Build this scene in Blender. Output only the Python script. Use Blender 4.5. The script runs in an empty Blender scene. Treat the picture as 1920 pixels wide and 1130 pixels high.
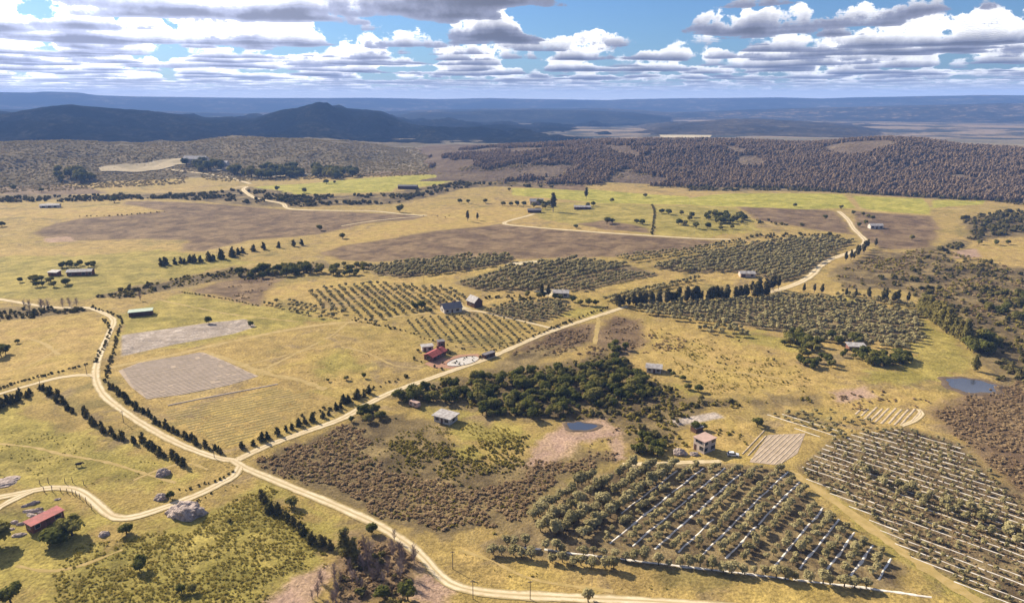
import bpy, math, random
import numpy as np
from mathutils import Vector, noise as mnoise
R_ = math.radians
random.seed(7); rng = np.random.default_rng(7)
sc = bpy.context.scene
COL = sc.collection

# ------------------------------------------------------------------ camera
CAM_H, FPX, PITCH = 120.0, 1297.0, R_(16.2)
cam = bpy.data.cameras.new('camera'); cam.sensor_width = 36; cam.lens = 36*FPX/1920
cam.clip_start = 1.0; cam.clip_end = 80000
camo = bpy.data.objects.new('camera', cam); COL.objects.link(camo)
camo.location = (0, 0, CAM_H); camo.rotation_euler = (math.pi/2 - PITCH, 0, 0)
sc.camera = camo
# ------------------------------------------------------------------ exposure
vs = sc.view_settings; vs.view_transform = 'Standard'; vs.look = 'None'; vs.gamma = 1; vs.exposure = 0.95; vs.use_curve_mapping = False
sc.cycles.max_bounces = 6; sc.cycles.diffuse_bounces = 2; sc.cycles.transparent_max_bounces = 6
sc.cycles.volume_bounces = 0; sc.cycles.sample_clamp_indirect = 4
# ------------------------------------------------------------------ sun
SUN_EL = R_(31); SUN_AZ = R_(-50)          # azimuth from +Y, negative is to the left of the view
SUN_DIR = Vector((math.sin(SUN_AZ)*math.cos(SUN_EL), math.cos(SUN_AZ)*math.cos(SUN_EL), math.sin(SUN_EL)))
sl = bpy.data.lights.new('sun', 'SUN'); sl.energy = 5.0; sl.angle = R_(0.53); sl.color = (1.0, .90, .74)
so = bpy.data.objects.new('sun', sl); COL.objects.link(so)
so.rotation_euler = SUN_DIR.to_track_quat('Z', 'Y').to_euler(); so.location = (-300, 300, 400)

# ------------------------------------------------------------------ node helper
class NT:
    def __init__(s, tree): s.t = tree; s.n = tree.nodes; s.l = tree.links
    def add(s, typ, **kw):
        n = s.n.new(typ)
        for k, v in kw.items(): setattr(n, k, v)
        return n
    def put(s, sock, v):
        if isinstance(v, bpy.types.NodeSocket): s.l.new(v, sock)
        elif v is not None:
            if sock.type == 'RGBA' and len(v) == 3: v = (*v, 1)
            sock.default_value = v
    def math(s, op, a, b=None, c=None, clamp=False):
        n = s.add('ShaderNodeMath', operation=op, use_clamp=clamp)
        for i, v in enumerate((a, b, c)):
            if v is not None: s.put(n.inputs[i], v)
        return n.outputs[0]
    def vmath(s, op, a, b=None):
        n = s.add('ShaderNodeVectorMath', operation=op); s.put(n.inputs[0], a)
        if b is not None: s.put(n.inputs[1], b)
        return n.outputs[1] if op in ('DOT_PRODUCT', 'LENGTH') else n.outputs[0]
    def scale(s, v, k):
        n = s.add('ShaderNodeVectorMath', operation='SCALE'); s.put(n.inputs[0], v); s.put(n.inputs['Scale'], k); return n.outputs[0]
    def noise(s, vec, scale, detail=4, rough=.55, dim='3D', dist=0):
        n = s.add('ShaderNodeTexNoise', noise_dimensions=dim); s.put(n.inputs['Vector'], vec)
        n.inputs['Scale'].default_value = scale; n.inputs['Detail'].default_value = detail
        n.inputs['Roughness'].default_value = rough; n.inputs['Distortion'].default_value = dist
        return n.outputs[0]
    def mix(s, f, a, b, blend='MIX'):
        n = s.add('ShaderNodeMix', data_type='RGBA', blend_type=blend); n.clamp_factor = True
        s.put(n.inputs[0], f); s.put(n.inputs[6], a); s.put(n.inputs[7], b); return n.outputs[2]
    def mapr(s, v, a, b, c=0, d=1, smooth=True):
        n = s.add('ShaderNodeMapRange', interpolation_type='SMOOTHSTEP' if smooth else 'LINEAR')
        s.put(n.inputs[0], v)
        for i, x in enumerate((a, b, c, d)): s.put(n.inputs[i+1], x)
        return n.outputs[0]
    def attr(s, name, geo=True):
        return s.add('ShaderNodeAttribute', attribute_name=name).outputs

# ------------------------------------------------------------------ world: Nishita sky and a deck of cumulus in layers
w = bpy.data.worlds.new('World'); sc.world = w; w.use_nodes = True
T = NT(w.node_tree); T.n.clear()
sky = T.add('ShaderNodeTexSky', sky_type='NISHITA'); sky.sun_disc = False
sky.sun_elevation = SUN_EL; sky.sun_rotation = SUN_AZ; sky.altitude = 100; sky.air_density = 1.0; sky.dust_density = .6; sky.ozone_density = 1.5
tc = T.add('ShaderNodeTexCoord'); dirv = T.vmath('NORMALIZE', tc.outputs['Generated'])
sep = T.add('ShaderNodeSeparateXYZ'); T.l.new(dirv, sep.inputs[0])
dz = T.math('MAXIMUM', sep.outputs[2], .0035)
inv = T.math('DIVIDE', 1.0, dz)
cx = T.add('ShaderNodeCombineXYZ'); T.l.new(T.math('MULTIPLY', sep.outputs[0], inv), cx.inputs[0]); T.l.new(T.math('MULTIPLY', sep.outputs[1], inv), cx.inputs[1])
plane = cx.outputs[0]
sdot = T.vmath('DOT_PRODUCT', dirv, tuple(SUN_DIR))
glow = T.mapr(sdot, .55, .98, 0, 1)
col = T.mix(1.0, sky.outputs[0], (.54, .80, 1.20), 'MULTIPLY')
NL = 24
cov = T.noise(T.vmath('ADD', plane, (3.1, 8.4, 0)), .13, 2, .5)
puff = T.noise(T.vmath('MULTIPLY', dirv, (1, 1, 1.2)), 27, 6, .62)
for i in range(NL - 1, -1, -1):
    f = i/(NL - 1)
    h = 1.0 + .62*f
    pz = T.vmath('ADD', T.scale(plane, T.math('ADD', h, T.math('MULTIPLY', T.math('SUBTRACT', puff, .5), .05 + .35*f))), (13.7, 4.3, f*.75))
    nz = T.noise(pz, .42, 2, .5)
    n = T.math('ADD', T.math('MULTIPLY', nz, .66), T.math('MULTIPLY', cov, .34))
    n = T.math('ADD', n, T.math('ADD', T.math('MULTIPLY', glow, .05), T.math('MULTIPLY', T.math('SUBTRACT', puff, .5), .21 + .07*f)))
    th = .540 + .080*f**1.3 - (.0 if i > 1 else .006)
    d = T.mapr(n, th, th + .022, 0, 1)
    lit = min(1, (f*3.4)**1.2)
    dark = (2.7, 2.9, 3.9); white = (12.2, 12.1, 12.2)
    c = tuple(dark[k]*(1 - lit) + white[k]*lit for k in range(3))
    thick = T.mapr(n, th, th + .10, 1.25, .62 if f < .6 else .86)
    cc = T.scale(c, T.math('MULTIPLY', thick, T.math('ADD', 1.0, T.math('MULTIPLY', glow, 1.9 if f < .35 else 1.0))))
    col = T.mix(T.math('MULTIPLY', d, .95), col, cc)
# distant deck melts into the pale horizon
hz = T.mapr(sep.outputs[2], .0, .032, .85, 0)
hcol = T.mix(glow, (11.5, 11.8, 12.4), (15.5, 14.6, 14.0))
col = T.mix(hz, col, hcol)
bg = T.add('ShaderNodeBackground'); T.l.new(col, bg.inputs[0]); bg.inputs[1].default_value = .05
T.l.new(bg.outputs[0], T.add('ShaderNodeOutputWorld').inputs[0])

# ------------------------------------------------------------------ terrain
def gz(x, y):
    x = np.asarray(x, float); y = np.asarray(y, float)
    r = np.hypot(x, y); k = np.clip((r - 900)/2500, 0, 1)
    n = 1.4*np.sin(x/52 + 1.3)*np.sin(y/67 + .4) + .6*np.sin(x/29 + y/37) + 1.2*np.sin(x/140 - y/110)
    f = 7*np.sin(x/620 + .5)*np.sin(y/800) + 4*np.sin(x/310 + y/430)
    return n*(1 - k) + f*k
FW = np.array((0, math.cos(PITCH), -math.sin(PITCH))); UP = np.array((0, math.sin(PITCH), math.cos(PITCH)))
def ray(px, py):
    d = FW + UP*((565 - py)/FPX); d[0] += (px - 960)/FPX; return d
def at(px, py):
    """point of the ground that the photograph shows at (px, py)"""
    d = ray(px, py); z = 0.0
    for _ in range(12):
        t = (z - CAM_H)/min(d[2], -.004); z = float(gz(d[0]*t, d[1]*t))*.7 + z*.3
    t = (z - CAM_H)/min(d[2], -.004)
    return np.array((d[0]*t, d[1]*t, float(gz(d[0]*t, d[1]*t))))
def P(pts): return np.array([at(*p)[:2] for p in pts])
def inside(poly, x, y):
    r = np.zeros(len(x), bool); j = len(poly) - 1
    for i in range(len(poly)):
        xi, yi = poly[i]; xj, yj = poly[j]
        c = (yi > y) != (yj > y)
        with np.errstate(divide='ignore', invalid='ignore'):
            r ^= c & (x < (xj - xi)*(y - yi)/(yj - yi + 1e-12) + xi)
        j = i
    return r
def sdist(poly, x, y):
    d = np.full(len(x), 1e9)
    for i in range(len(poly)):
        a = poly[i - 1]; b = poly[i]; e = b - a; L = e @ e + 1e-9
        t = np.clip(((x - a[0])*e[0] + (y - a[1])*e[1])/L, 0, 1)
        d = np.minimum(d, np.hypot(x - a[0] - t*e[0], y - a[1] - t*e[1]))
    return np.where(inside(poly, x, y), d, -d)

REG = dict(
 far=[[(-900,196),(2800,196),(2800,350),(1920,352),(1280,347),(1000,338),(850,322),(640,326),(440,336),(200,324),(90,326),(-900,328)]],
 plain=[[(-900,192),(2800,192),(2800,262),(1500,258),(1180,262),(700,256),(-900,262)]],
 lush=[[(1000,395),(1050,378),(1225,385),(1222,440),(1100,425),(1010,410)], [(1225,385),(1300,385),(1385,390),(1420,430),(1330,445),(1225,440)],
   [(-300,470),(140,480),(300,468),(480,490),(400,506),(300,532),(160,562),(60,560),(-300,560)],
   [(1690,640),(1715,588),(1800,635),(1828,680),(1800,705),(1740,722),(1640,722),(1600,700),(1690,682),(1730,655)],
   [(1350,622),(1420,618),(1500,640),(1480,655),(1400,645)], [(1540,556),(1600,560),(1650,580),(1620,585)],
   [(-200,960),(60,935),(110,925),(170,960),(200,980),(170,1010),(150,1030),(60,1085),(-200,1120)],
   [(220,590),(350,545),(420,560),(640,600),(560,610),(330,650),(220,640)],
   [(100,1040),(300,985),(440,925),(500,905),(640,985),(620,1060),(520,1100),(470,1200),(60,1200)],
   [(860,790),(960,800),(1000,805),(990,835),(900,840),(830,810)], [(780,765),(900,770),(860,800)],
   [(500,900),(620,960),(600,1000),(520,930)], [(750,830),(900,830),(960,890),(860,900),(760,860)],
   [(1270,715),(1330,740),(1290,745),(1235,720)], [(600,640),(700,690),(640,740),(580,740)], [(0,760),(300,870),(340,900),(200,915),(-200,905),(-200,780)],
   [(1040,585),(1110,572),(1140,577),(1080,600)], [(1520,905),(1700,1020),(1880,1130),(1800,1130),(1590,985)]],
 green=[[(465,352),(520,347),(600,342),(700,333),(760,329),(845,328),(852,335),(842,343),(790,350),(740,352),(735,359),(620,362),(540,366),(480,367)],
   [(1290,372),(1360,363),(1580,364),(1605,390),(1500,393),(1380,388),(1300,385)], [(1598,367),(1730,372),(1745,392),(1742,402),(1690,399),(1640,395),(1615,390)],
   [(1748,375),(1850,373),(1842,383),(1748,391)], [(960,353),(1090,353),(1290,368),(1300,384),(1230,383),(1130,381),(1060,374),(960,366)]],
 tan=[[(1190,600),(1300,622),(1380,652),(1500,682),(1560,722),(1500,742),(1330,742),(1260,690),(1180,650)],
   [(830,1015),(960,1000),(900,1040),(940,1075),(1200,1105),(1500,1112),(1700,1100),(1850,1160),(1000,1112),(890,1095),(850,1060)],
   [(1790,490),(1800,460),(1860,435),(2100,440),(2100,482)], [(1085,549),(1180,528),(1270,511),(1312,515),(1240,528),(1100,558)],
   [(500,545),(560,530),(640,520),(700,535),(560,550),(500,570)], [(590,472),(700,425),(860,393),(1000,385),(1000,406),(930,420),(740,446)],
   [(40,397),(230,383),(312,396),(155,408),(60,410)], [(700,525),(900,503),(960,495),(880,518),(760,535)], [(1250,520),(1340,505),(1420,515),(1380,525)],
   [(500,740),(640,640),(560,650),(480,720)], [(570,710),(640,700),(700,690),(640,745)], [(340,800),(600,735),(440,840)], [(1500,720),(1700,730),(1780,740),(1600,775),(1450,760)],
   [(-200,585),(150,590),(200,600),(170,680),(0,725),(-200,760)], [(1300,790),(1420,790),(1400,870),(1280,865)], [(1180,790),(1150,870),(1180,865),(1200,800)],
   [(185,310),(330,300),(440,300),(330,320),(190,322)], [(500,330),(560,325),(560,332),(500,336)]],
 brown=[[(155,409),(310,396),(232,383),(240,377),(430,384),(535,393),(700,400),(800,404),(770,412),(680,420),(640,430),(590,440),(470,450),(420,462),(380,471),(345,470),(350,450),(270,447),(100,452),(60,437),(100,420)],
   [(600,475),(640,461),(740,446),(860,428),(940,420),(1060,432),(1200,442),(1290,448),(1350,452),(1300,468),(1200,478),(1000,485),(850,487),(720,490),(640,488)],
   [(1385,388),(1560,395),(1590,420),(1600,440),(1530,430),(1420,412)], [(1600,395),(1640,399),(1745,405),(1760,430),(1745,466),(1650,468),(1612,440)],
   [(355,545),(410,530),(480,514),(530,520),(512,535),(486,572),(400,555)], [(640,325),(850,320),(1100,345),(1100,358),(950,350),(860,345),(850,328),(700,330)],
   [(1080,420),(1130,413),(1210,425),(1220,437),(1130,430)], 
   [(1740,775),(1800,745),(1860,720),(2100,700),(2100,1000),(1900,930),(1830,850)], [(1150,590),(1200,600),(1210,640),(1160,680),(1110,640),(1130,600)],
   [(0,352),(60,344),(160,350),(200,362),(0,370)], [(940,665),(1040,615),(1120,605),(1115,640),(1040,660)], [(1640,470),(1730,478),(1700,520),(1600,540),(1560,510)],
   [(650,1000),(760,1010),(800,1060),(760,1120),(640,1160),(620,1060)]],
 scrub=[[(-200,372),(90,365),(170,367),(300,362),(440,355),(470,350),(560,366),(640,367),(740,360),(850,340),(900,335),(1050,350),(870,353),(800,372),(740,382),(560,389),(450,385),(300,372),(150,375),(-200,382)],
   [(180,556),(260,535),(340,520),(440,500),(480,505),(600,490),(640,500),(520,520),(420,525),(330,540),(240,562)], [(-200,588),(60,575),(150,574),(172,582),(100,593),(-200,612)],
   [(1560,505),(1640,472),(1700,476),(1760,460),(1820,442),(1800,410),(2100,385),(2100,430),(1830,452),(1780,470),(1790,492),(2100,520),(2100,660),(1850,640),(1760,575),(1700,545),(1580,540)],
   [(730,745),(860,708),(930,690),(1050,682),(1140,650),(1190,690),(1290,740),(1300,770),(1180,800),(1000,790),(880,765)],
   [(1190,765),(1300,745),(1480,745),(1530,735),(1530,755),(1340,766),(1280,790),(1270,830),(1200,860),(1150,800)], [(1280,345),(2100,352),(2100,400),(1860,378),(1600,363),(1290,358)],
   [(640,790),(700,765),(760,775),(700,800)], [(460,864),(640,792),(740,772),(830,800),(870,860),(980,870),(1000,850),(1160,845),(1170,868),(1050,900),(980,985),(830,1010),(740,990),(620,935),(500,888)], [(940,660),(1060,640),(1040,665),(960,690)], [(1850,610),(2100,590),(2100,730),(1880,720),(1840,680)]],
 red=[[(985,875),(1005,830),(1055,795),(1130,785),(1165,808),(1172,860),(1155,865),(1140,822),(1080,832),(1030,875)], [(480,1140),(550,1085),(610,1060),(630,1080),(550,1160)],
   [(790,1060),(860,1100),(820,1140),(760,1120)], [(1560,735),(1620,725),(1640,745),(1570,755)], [(1790,470),(1830,465),(1840,482),(1790,485)], [(80,447),(130,443),(145,452),(90,455)],
   [(1000,325),(1180,318),(1180,324),(1010,331)]],
 soil=[[(1180,870),(1380,870),(1480,880),(1530,945),(1610,1005),(1700,1065),(1690,1105),(1440,1080),(1200,1060),(920,1040),(900,1020),(1000,975),(1060,910)],
   [(1490,880),(1560,822),(1700,800),(1800,830),(1870,900),(2000,960),(2000,1160),(1860,1120),(1720,1050),(1620,960),(1540,910)],
   [(690,500),(760,490),(850,482),(950,480),(960,492),(890,505),(760,520),(700,515)], [(850,530),(960,500),(1080,485),(1180,497),(1240,515),(1100,545),(900,546)],
   [(1215,500),(1300,480),(1420,455),(1530,445),(1600,452),(1560,480),(1500,520),(1460,530),(1400,510),(1280,510)], [(1240,585),(1470,555),(1640,572),(1725,590),(1725,640),(1560,640),(1400,612)],
   [(910,582),(960,565),(1050,565),(1070,580),(1020,603),(960,598)]],
 lilac=[[(228,628),(300,618),(390,605),(460,598),(480,612),(440,625),(330,645),(228,668)], [(1245,790),(1340,772),(1360,782),(1270,798)]],
 sand=[[(1165,868),(1350,862),(1352,868),(1170,876)], [(855,556),(860,560),(870,575),(890,578),(862,582)], [(940,494),(1020,487),(1030,490),(975,497)], [(1395,292),(1425,294),(1440,308),(1400,303)],
   [(805,232),(870,232),(895,237),(820,239)], [(1235,251),(1340,250),(1330,258),(1240,259)], [(88,380),(110,381),(108,389),(70,388)], [(1090,318),(1120,318),(1130,330),(1100,332)], [(1000,545),(1060,540),(1060,552),(1030,556)]],
)
def base_mat(name):
    m = bpy.data.materials.new(name); m.use_nodes = True; t = NT(m.node_tree); t.n.clear()
    b = t.add('ShaderNodeBsdfPrincipled'); b.inputs['Roughness'].default_value = .95; b.inputs['Specular IOR Level'].default_value = .08
    t.l.new(b.outputs[0], t.add('ShaderNodeOutputMaterial').inputs[0])
    return m, t, b
def ground_mat():
    m, t, b = base_mat('ground')
    pos = t.add('ShaderNodeNewGeometry').outputs['Position']
    fine = t.noise(pos, 1.1, 5, .68); mid = t.noise(pos, .16, 4, .6); mid2 = t.noise(pos, .05, 4, .6, dist=.6); big = t.noise(pos, .009, 4, .55); kilo = t.noise(t.vmath('MULTIPLY', pos, (1, 1.3, 0)), .0030, 6, .66)
    c = t.mix(t.mapr(mid2, .35, .65), (.355, .250, .082), (.275, .200, .058))
    c = t.mix(t.mapr(big, .42, .62, 0, .7), c, (.36, .245, .085))
    big2 = t.noise(t.vmath('ADD', pos, (311, 97, 0)), .022, 5, .62, dist=.8)
    big3 = t.noise(t.vmath('ADD', pos, (91, 517, 0)), .034, 6, .66, dist=1.2)
    c = t.mix(t.mapr(big2, .54, .66, 0, .85), c, (.195, .152, .052))
    c = t.mix(t.mapr(big3, .54, .64, 0, .7), c, (.225, .162, .085))
    c = t.mix(t.mapr(big2, .42, .30, 0, .7), c, (.41, .30, .115))
    edge = t.math('ADD', t.math('MULTIPLY', t.math('SUBTRACT', mid, .5), 10), t.math('MULTIPLY', t.math('SUBTRACT', fine, .5), 3))
    edge2 = t.math('ADD', edge, t.math('MULTIPLY', t.math('SUBTRACT', mid2, .5), 40))
    def layer(c, key, colr, wd, e=None, amt=1.0):
        a = t.attr('r_' + key)[2]
        v = t.math('ADD', a, t.math('MULTIPLY', e, 1.0)) if e is not None else a
        return t.mix(t.mapr(v, -wd, wd, 0, amt), c, colr)
    farc = t.mix(t.mapr(kilo, .40, .58), (.15, .125, .075), (.23, .18, .10))
    c = layer(c, 'far', farc, 8, edge2)
    plc = t.mix(t.mapr(kilo, .45, .56), (.040, .042, .032), (.26, .19, .115))  # dark wood and tan land patches, also painting bands of cloud shade and sun
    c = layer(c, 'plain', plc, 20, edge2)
    c = layer(c, 'lush', t.mix(t.mapr(mid2, .4, .62), (.225, .192, .040), (.300, .238, .060)), 4, edge2, .8)
    c = layer(c, 'green', t.mix(t.mapr(mid2, .35, .65), (.285, .262, .042), (.335, .285, .058)), 2, None)
    c = layer(c, 'tan', t.mix(t.mapr(mid2, .38, .62), (.395, .268, .092), (.325, .232, .068)), 4, edge2, .9)
    c = layer(c, 'brown', t.mix(t.mapr(mid2, .36, .64), (.130, .084, .048), (.195, .132, .068)), 4, t.math('ADD', edge, t.math('MULTIPLY', t.math('SUBTRACT', mid2, .5), 22)))
    c = layer(c, 'scrub', t.mix(t.mapr(mid2, .40, .62), (.115, .083, .040), (.200, .145, .062)), 3, edge2)
    c = layer(c, 'soil', t.mix(t.mapr(mid, .38, .62), (.130, .092, .048), (.205, .150, .070)), 2, edge)
    c = layer(c, 'red', t.mix(t.mapr(mid, .38, .62), (.40, .265, .185), (.31, .21, .13)), 2, edge)
    c = layer(c, 'lilac', t.mix(t.mapr(mid, .38, .62), (.31, .255, .205), (.37, .305, .245)), 1, None)
    c = layer(c, 'sand', t.mix(t.mapr(mid, .4, .6), (.56, .47, .30), (.42, .34, .2)), 1.2, t.math('MULTIPLY', edge, .4))
    v = t.math('MULTIPLY', t.mapr(mid2, .3, .7, .80, 1.20, False), t.math('MULTIPLY', t.mapr(fine, .25, .75, .42, 1.58, False), t.mapr(mid, .3, .7, .74, 1.26, False)))
    c = t.mix(1.0, c, t.vmath('MULTIPLY', (1, 1, 1), v), 'MULTIPLY')
    t.l.new(c, b.inputs['Base Color'])
    bp = t.add('ShaderNodeBump'); bp.inputs['Strength'].default_value = .8; bp.inputs['Distance'].default_value = .45
    t.l.new(t.math('ADD', fine, t.math('MULTIPLY', mid, 2)), bp.inputs['Height']); t.l.new(bp.outputs[0], b.inputs['Normal'])
    return m
def simple_mat(name, c1, c2=None, scale=.6, rough=.9, bump=0, obj_rand=0, spec=.1, metal=0):
    m, t, b = base_mat(name); c2 = c2 or tuple(v*.8 for v in c1)
    pos = t.add('ShaderNodeNewGeometry').outputs['Position']
    n = t.noise(pos, scale, 5, .6)
    c = t.mix(t.mapr(n, .36, .64), c1, c2)
    if obj_rand:
        rd = t.add('ShaderNodeObjectInfo').outputs['Random']
        c = t.mix(1.0, c, t.vmath('MULTIPLY', (1, 1, 1), t.mapr(rd, 0, 1, 1 - obj_rand, 1 + obj_rand, False)), 'MULTIPLY')
    t.l.new(c, b.inputs['Base Color']); b.inputs['Roughness'].default_value = rough; b.inputs['Specular IOR Level'].default_value = spec; b.inputs['Metallic'].default_value = metal
    if bump:
        bp = t.add('ShaderNodeBump'); bp.inputs['Strength'].default_value = .8; bp.inputs['Distance'].default_value = bump
        t.l.new(n, bp.inputs['Height']); t.l.new(bp.outputs[0], b.inputs['Normal'])
    return m
def leaf_mat(name, stops, tr=.25):
    """foliage: colour differs from plant to plant and from clump to clump, some light passes through"""
    m = bpy.data.materials.new(name); m.use_nodes = True; t = NT(m.node_tree); t.n.clear()
    rd = t.add('ShaderNodeObjectInfo').outputs['Random']
    pos = t.add('ShaderNodeNewGeometry').outputs['Position']
    n = t.noise(pos, 1.3, 3, .6); r2 = t.math('ADD', t.math('MULTIPLY', rd, .75), t.math('MULTIPLY', n, .4), clamp=True)
    ramp = t.add('ShaderNodeValToRGB'); e = ramp.color_ramp.elements
    while len(e) < len(stops): e.new(.5)
    for i, c in enumerate(stops): e[i].position = i/(len(stops) - 1); e[i].color = (*c, 1)
    t.l.new(r2, ramp.inputs[0])
    d = t.add('ShaderNodeBsdfDiffuse'); t.l.new(ramp.outputs[0], d.inputs[0])
    tl = t.add('ShaderNodeBsdfTranslucent'); t.l.new(ramp.outputs[0], tl.inputs[0])
    mx = t.add('ShaderNodeMixShader'); mx.inputs[0].default_value = tr
    t.l.new(d.outputs[0], mx.inputs[1]); t.l.new(tl.outputs[0], mx.inputs[2])
    t.l.new(mx.outputs[0], t.add('ShaderNodeOutputMaterial').inputs[0])
    return m
M = dict(
 ground=ground_mat(),
 road=None,
 olive=leaf_mat('olive_leaf', [(0.233, 0.200, 0.086), (0.362, 0.309, 0.146), (0.466, 0.397, 0.196)], .36),
 native=leaf_mat('native_leaf', [(.070, .082, .024), (.150, .150, .040), (.29, .245, .075)], .38),
 conifer=leaf_mat('conifer_leaf', [(0.057, 0.058, 0.019), (0.092, 0.082, 0.028), (0.151, 0.119, 0.043)], .12),
 tall=leaf_mat('tall_tree_leaf', [(0.054, 0.054, 0.024), (0.101, 0.089, 0.041), (0.149, 0.124, 0.057)], .15),
 yellow=leaf_mat('windbreak_leaf', [(0.127, 0.114, 0.034), (0.180, 0.152, 0.048), (0.226, 0.186, 0.062)], .2),
 bush=leaf_mat('bush_leaf', [(0.073, 0.072, 0.024), (0.139, 0.121, 0.043), (0.227, 0.180, 0.068)]),
 heath=leaf_mat('heath_twig', [(0.231, 0.152, 0.077), (0.371, 0.255, 0.135), (0.518, 0.380, 0.206)], .4),
 greenheath=leaf_mat('scrub_leaf', [(0.183, 0.156, 0.036), (0.311, 0.252, 0.060), (0.415, 0.330, 0.090)], .4),
 tuft=leaf_mat('tussock_blade', [(0.276, 0.245, 0.052), (0.372, 0.310, 0.075), (0.497, 0.397, 0.115)], .35),
 forest=leaf_mat('forest_leaf', [(.225, .165, .105), (.30, .215, .140), (.365, .265, .170)], .3),
 farbush=leaf_mat('far_scrub_leaf', [(0.223, 0.185, 0.086), (0.352, 0.277, 0.125), (0.503, 0.370, 0.173)], .4),
 bark=simple_mat('bark', (.10, .075, .05), (.06, .046, .033), 3),
 greybark=simple_mat('grey_bark', (.33, .25, .215), (.22, .17, .145), 3, obj_rand=.25),
 rock=simple_mat('granite', (.50, .40, .335), (.30, .235, .195), 1.1, .95, .9),
 white=simple_mat('limewash', (.60, .54, .46), (.44, .39, .32), .8),
 cream=simple_mat('cream_render', (.55, .44, .36), (.46, .37, .30), .5),
 brick=simple_mat('brick_wall', (.22, .10, .07), (.16, .08, .06), 1.5),
 redroof=simple_mat('red_sheet_roof', (.43, .10, .085), (.29, .075, .06), .8, .7, spec=.2),
 pinkroof=simple_mat('pink_roof', (.50, .34, .27), (.42, .29, .23), .5),
 greyroof=simple_mat('grey_sheet_roof', (.44, .41, .38), (.27, .235, .21), .7, .7, spec=.2),
 darkroof=simple_mat('slate_roof', (.20, .18, .18), (.15, .14, .14), .8, .6),
 greenroof=simple_mat('green_sheet_roof', (.40, .47, .36), (.32, .38, .29), .5, .6),
 wood=simple_mat('dark_timber', (.14, .075, .05), (.09, .05, .035), 1.2),
 glass=simple_mat('window_glass', (.03, .035, .045), (.02, .022, .03), 1, .15, spec=.5),
 berm=simple_mat('white_row_cloth', (.80, .74, .64), (.64, .56, .45), .8),
 gravel=simple_mat('white_gravel', (.60, .55, .48), (.45, .41, .35), 1.5),
 paving=simple_mat('brick_paving', (.40, .22, .14), (.32, .18, .11), 1.0),
 post=simple_mat('weathered_post', (.16, .125, .10), (.10, .08, .06), 2),
 car=simple_mat('white_car_paint', (.75, .75, .74), (.70, .70, .69), 1, .25, spec=.5),
 tyre=simple_mat('tyre_rubber', (.03, .03, .03), None, 1),
 hide=simple_mat('dark_hide', (.035, .028, .024), (.02, .016, .014), 2),
)
def water_mat():
    m, t, b = base_mat('pond_water'); pos = t.add('ShaderNodeNewGeometry').outputs['Position']
    b.inputs['Base Color'].default_value = (.06, .07, .095, 1); b.inputs['Roughness'].default_value = .06; b.inputs['Specular IOR Level'].default_value = .6
    bp = t.add('ShaderNodeBump'); bp.inputs['Strength'].default_value = .12; bp.inputs['Distance'].default_value = .04
    t.l.new(t.noise(pos, 1.6, 3), bp.inputs['Height']); t.l.new(bp.outputs[0], b.inputs['Normal']); return m
M['water'] = water_mat()
def road_mat():
    m, t, b = base_mat('pale_gravel_road'); pos = t.add('ShaderNodeNewGeometry').outputs['Position']
    n = t.noise(pos, .5, 5, .65); n2 = t.noise(pos, .08, 3)
    v = t.attr('across')[2]; a = t.math('ABSOLUTE', v)
    c = t.mix(t.mapr(n, .3, .7), (.66, .53, .33), (.52, .405, .235))
    c = t.mix(t.mapr(n2, .4, .65, 0, .5), c, (.72, .60, .41))
    rut = t.math('ADD', a, t.math('MULTIPLY', t.math('SUBTRACT', n, .5), .5))
    c = t.mix(t.mapr(rut, .55, .92, 0, .95), c, (.33, .25, .11))
    c = t.mix(t.math('MULTIPLY', t.mapr(rut, .32, .05, 0, .85), t.mapr(n2, .25, .5, .35, 1)), c, (.38, .29, .14))
    t.l.new(c, b.inputs['Base Color']); return m
M['road'] = road_mat()
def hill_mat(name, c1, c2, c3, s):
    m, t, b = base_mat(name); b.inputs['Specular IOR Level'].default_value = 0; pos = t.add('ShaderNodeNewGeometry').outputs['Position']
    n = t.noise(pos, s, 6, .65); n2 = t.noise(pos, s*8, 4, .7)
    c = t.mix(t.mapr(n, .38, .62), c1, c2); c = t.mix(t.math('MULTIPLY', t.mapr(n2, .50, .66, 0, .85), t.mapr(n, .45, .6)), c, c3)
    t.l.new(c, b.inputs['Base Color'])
    bp = t.add('ShaderNodeBump'); bp.inputs['Strength'].default_value = 1; bp.inputs['Distance'].default_value = 6
    t.l.new(n2, bp.inputs['Height']); t.l.new(bp.outputs[0], b.inputs['Normal']); return m

# ------------------------------------------------------------------ mesh helpers
def mesh_np(name, V, F, mat=None, smooth=False):
    me = bpy.data.meshes.new(name); me.from_pydata([tuple(map(float, v)) for v in V], [], [tuple(map(int, f)) for f in F])
    if mat: me.materials.append(mat)
    if smooth: me.polygons.foreach_set('use_smooth', [True]*len(me.polygons))
    me.update(); return me
def mesh_fast(name, V, Q, mat=None, smooth=False):
    """V (n,3), Q (m,k) faces that all have k corners"""
    V = np.ascontiguousarray(V, np.float32); Q = np.ascontiguousarray(Q, np.int32); k = Q.shape[1]
    me = bpy.data.meshes.new(name); me.vertices.add(len(V)); me.vertices.foreach_set('co', V.ravel())
    me.loops.add(Q.size); me.loops.foreach_set('vertex_index', Q.ravel())
    me.polygons.add(len(Q)); me.polygons.foreach_set('loop_start', np.arange(0, Q.size, k, dtype=np.int32))
    if smooth: me.polygons.foreach_set('use_smooth', np.ones(len(Q), bool))
    if mat: me.materials.append(mat)
    me.update(calc_edges=True); me.validate(); return me
def link(name, me, parent=None, **props):
    o = bpy.data.objects.new(name, me); COL.objects.link(o)
    if parent is not None: o.parent = parent
    for k, v in props.items(): o[k] = v
    return o
def struct(name, me): return link(name, me, kind='structure')
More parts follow.
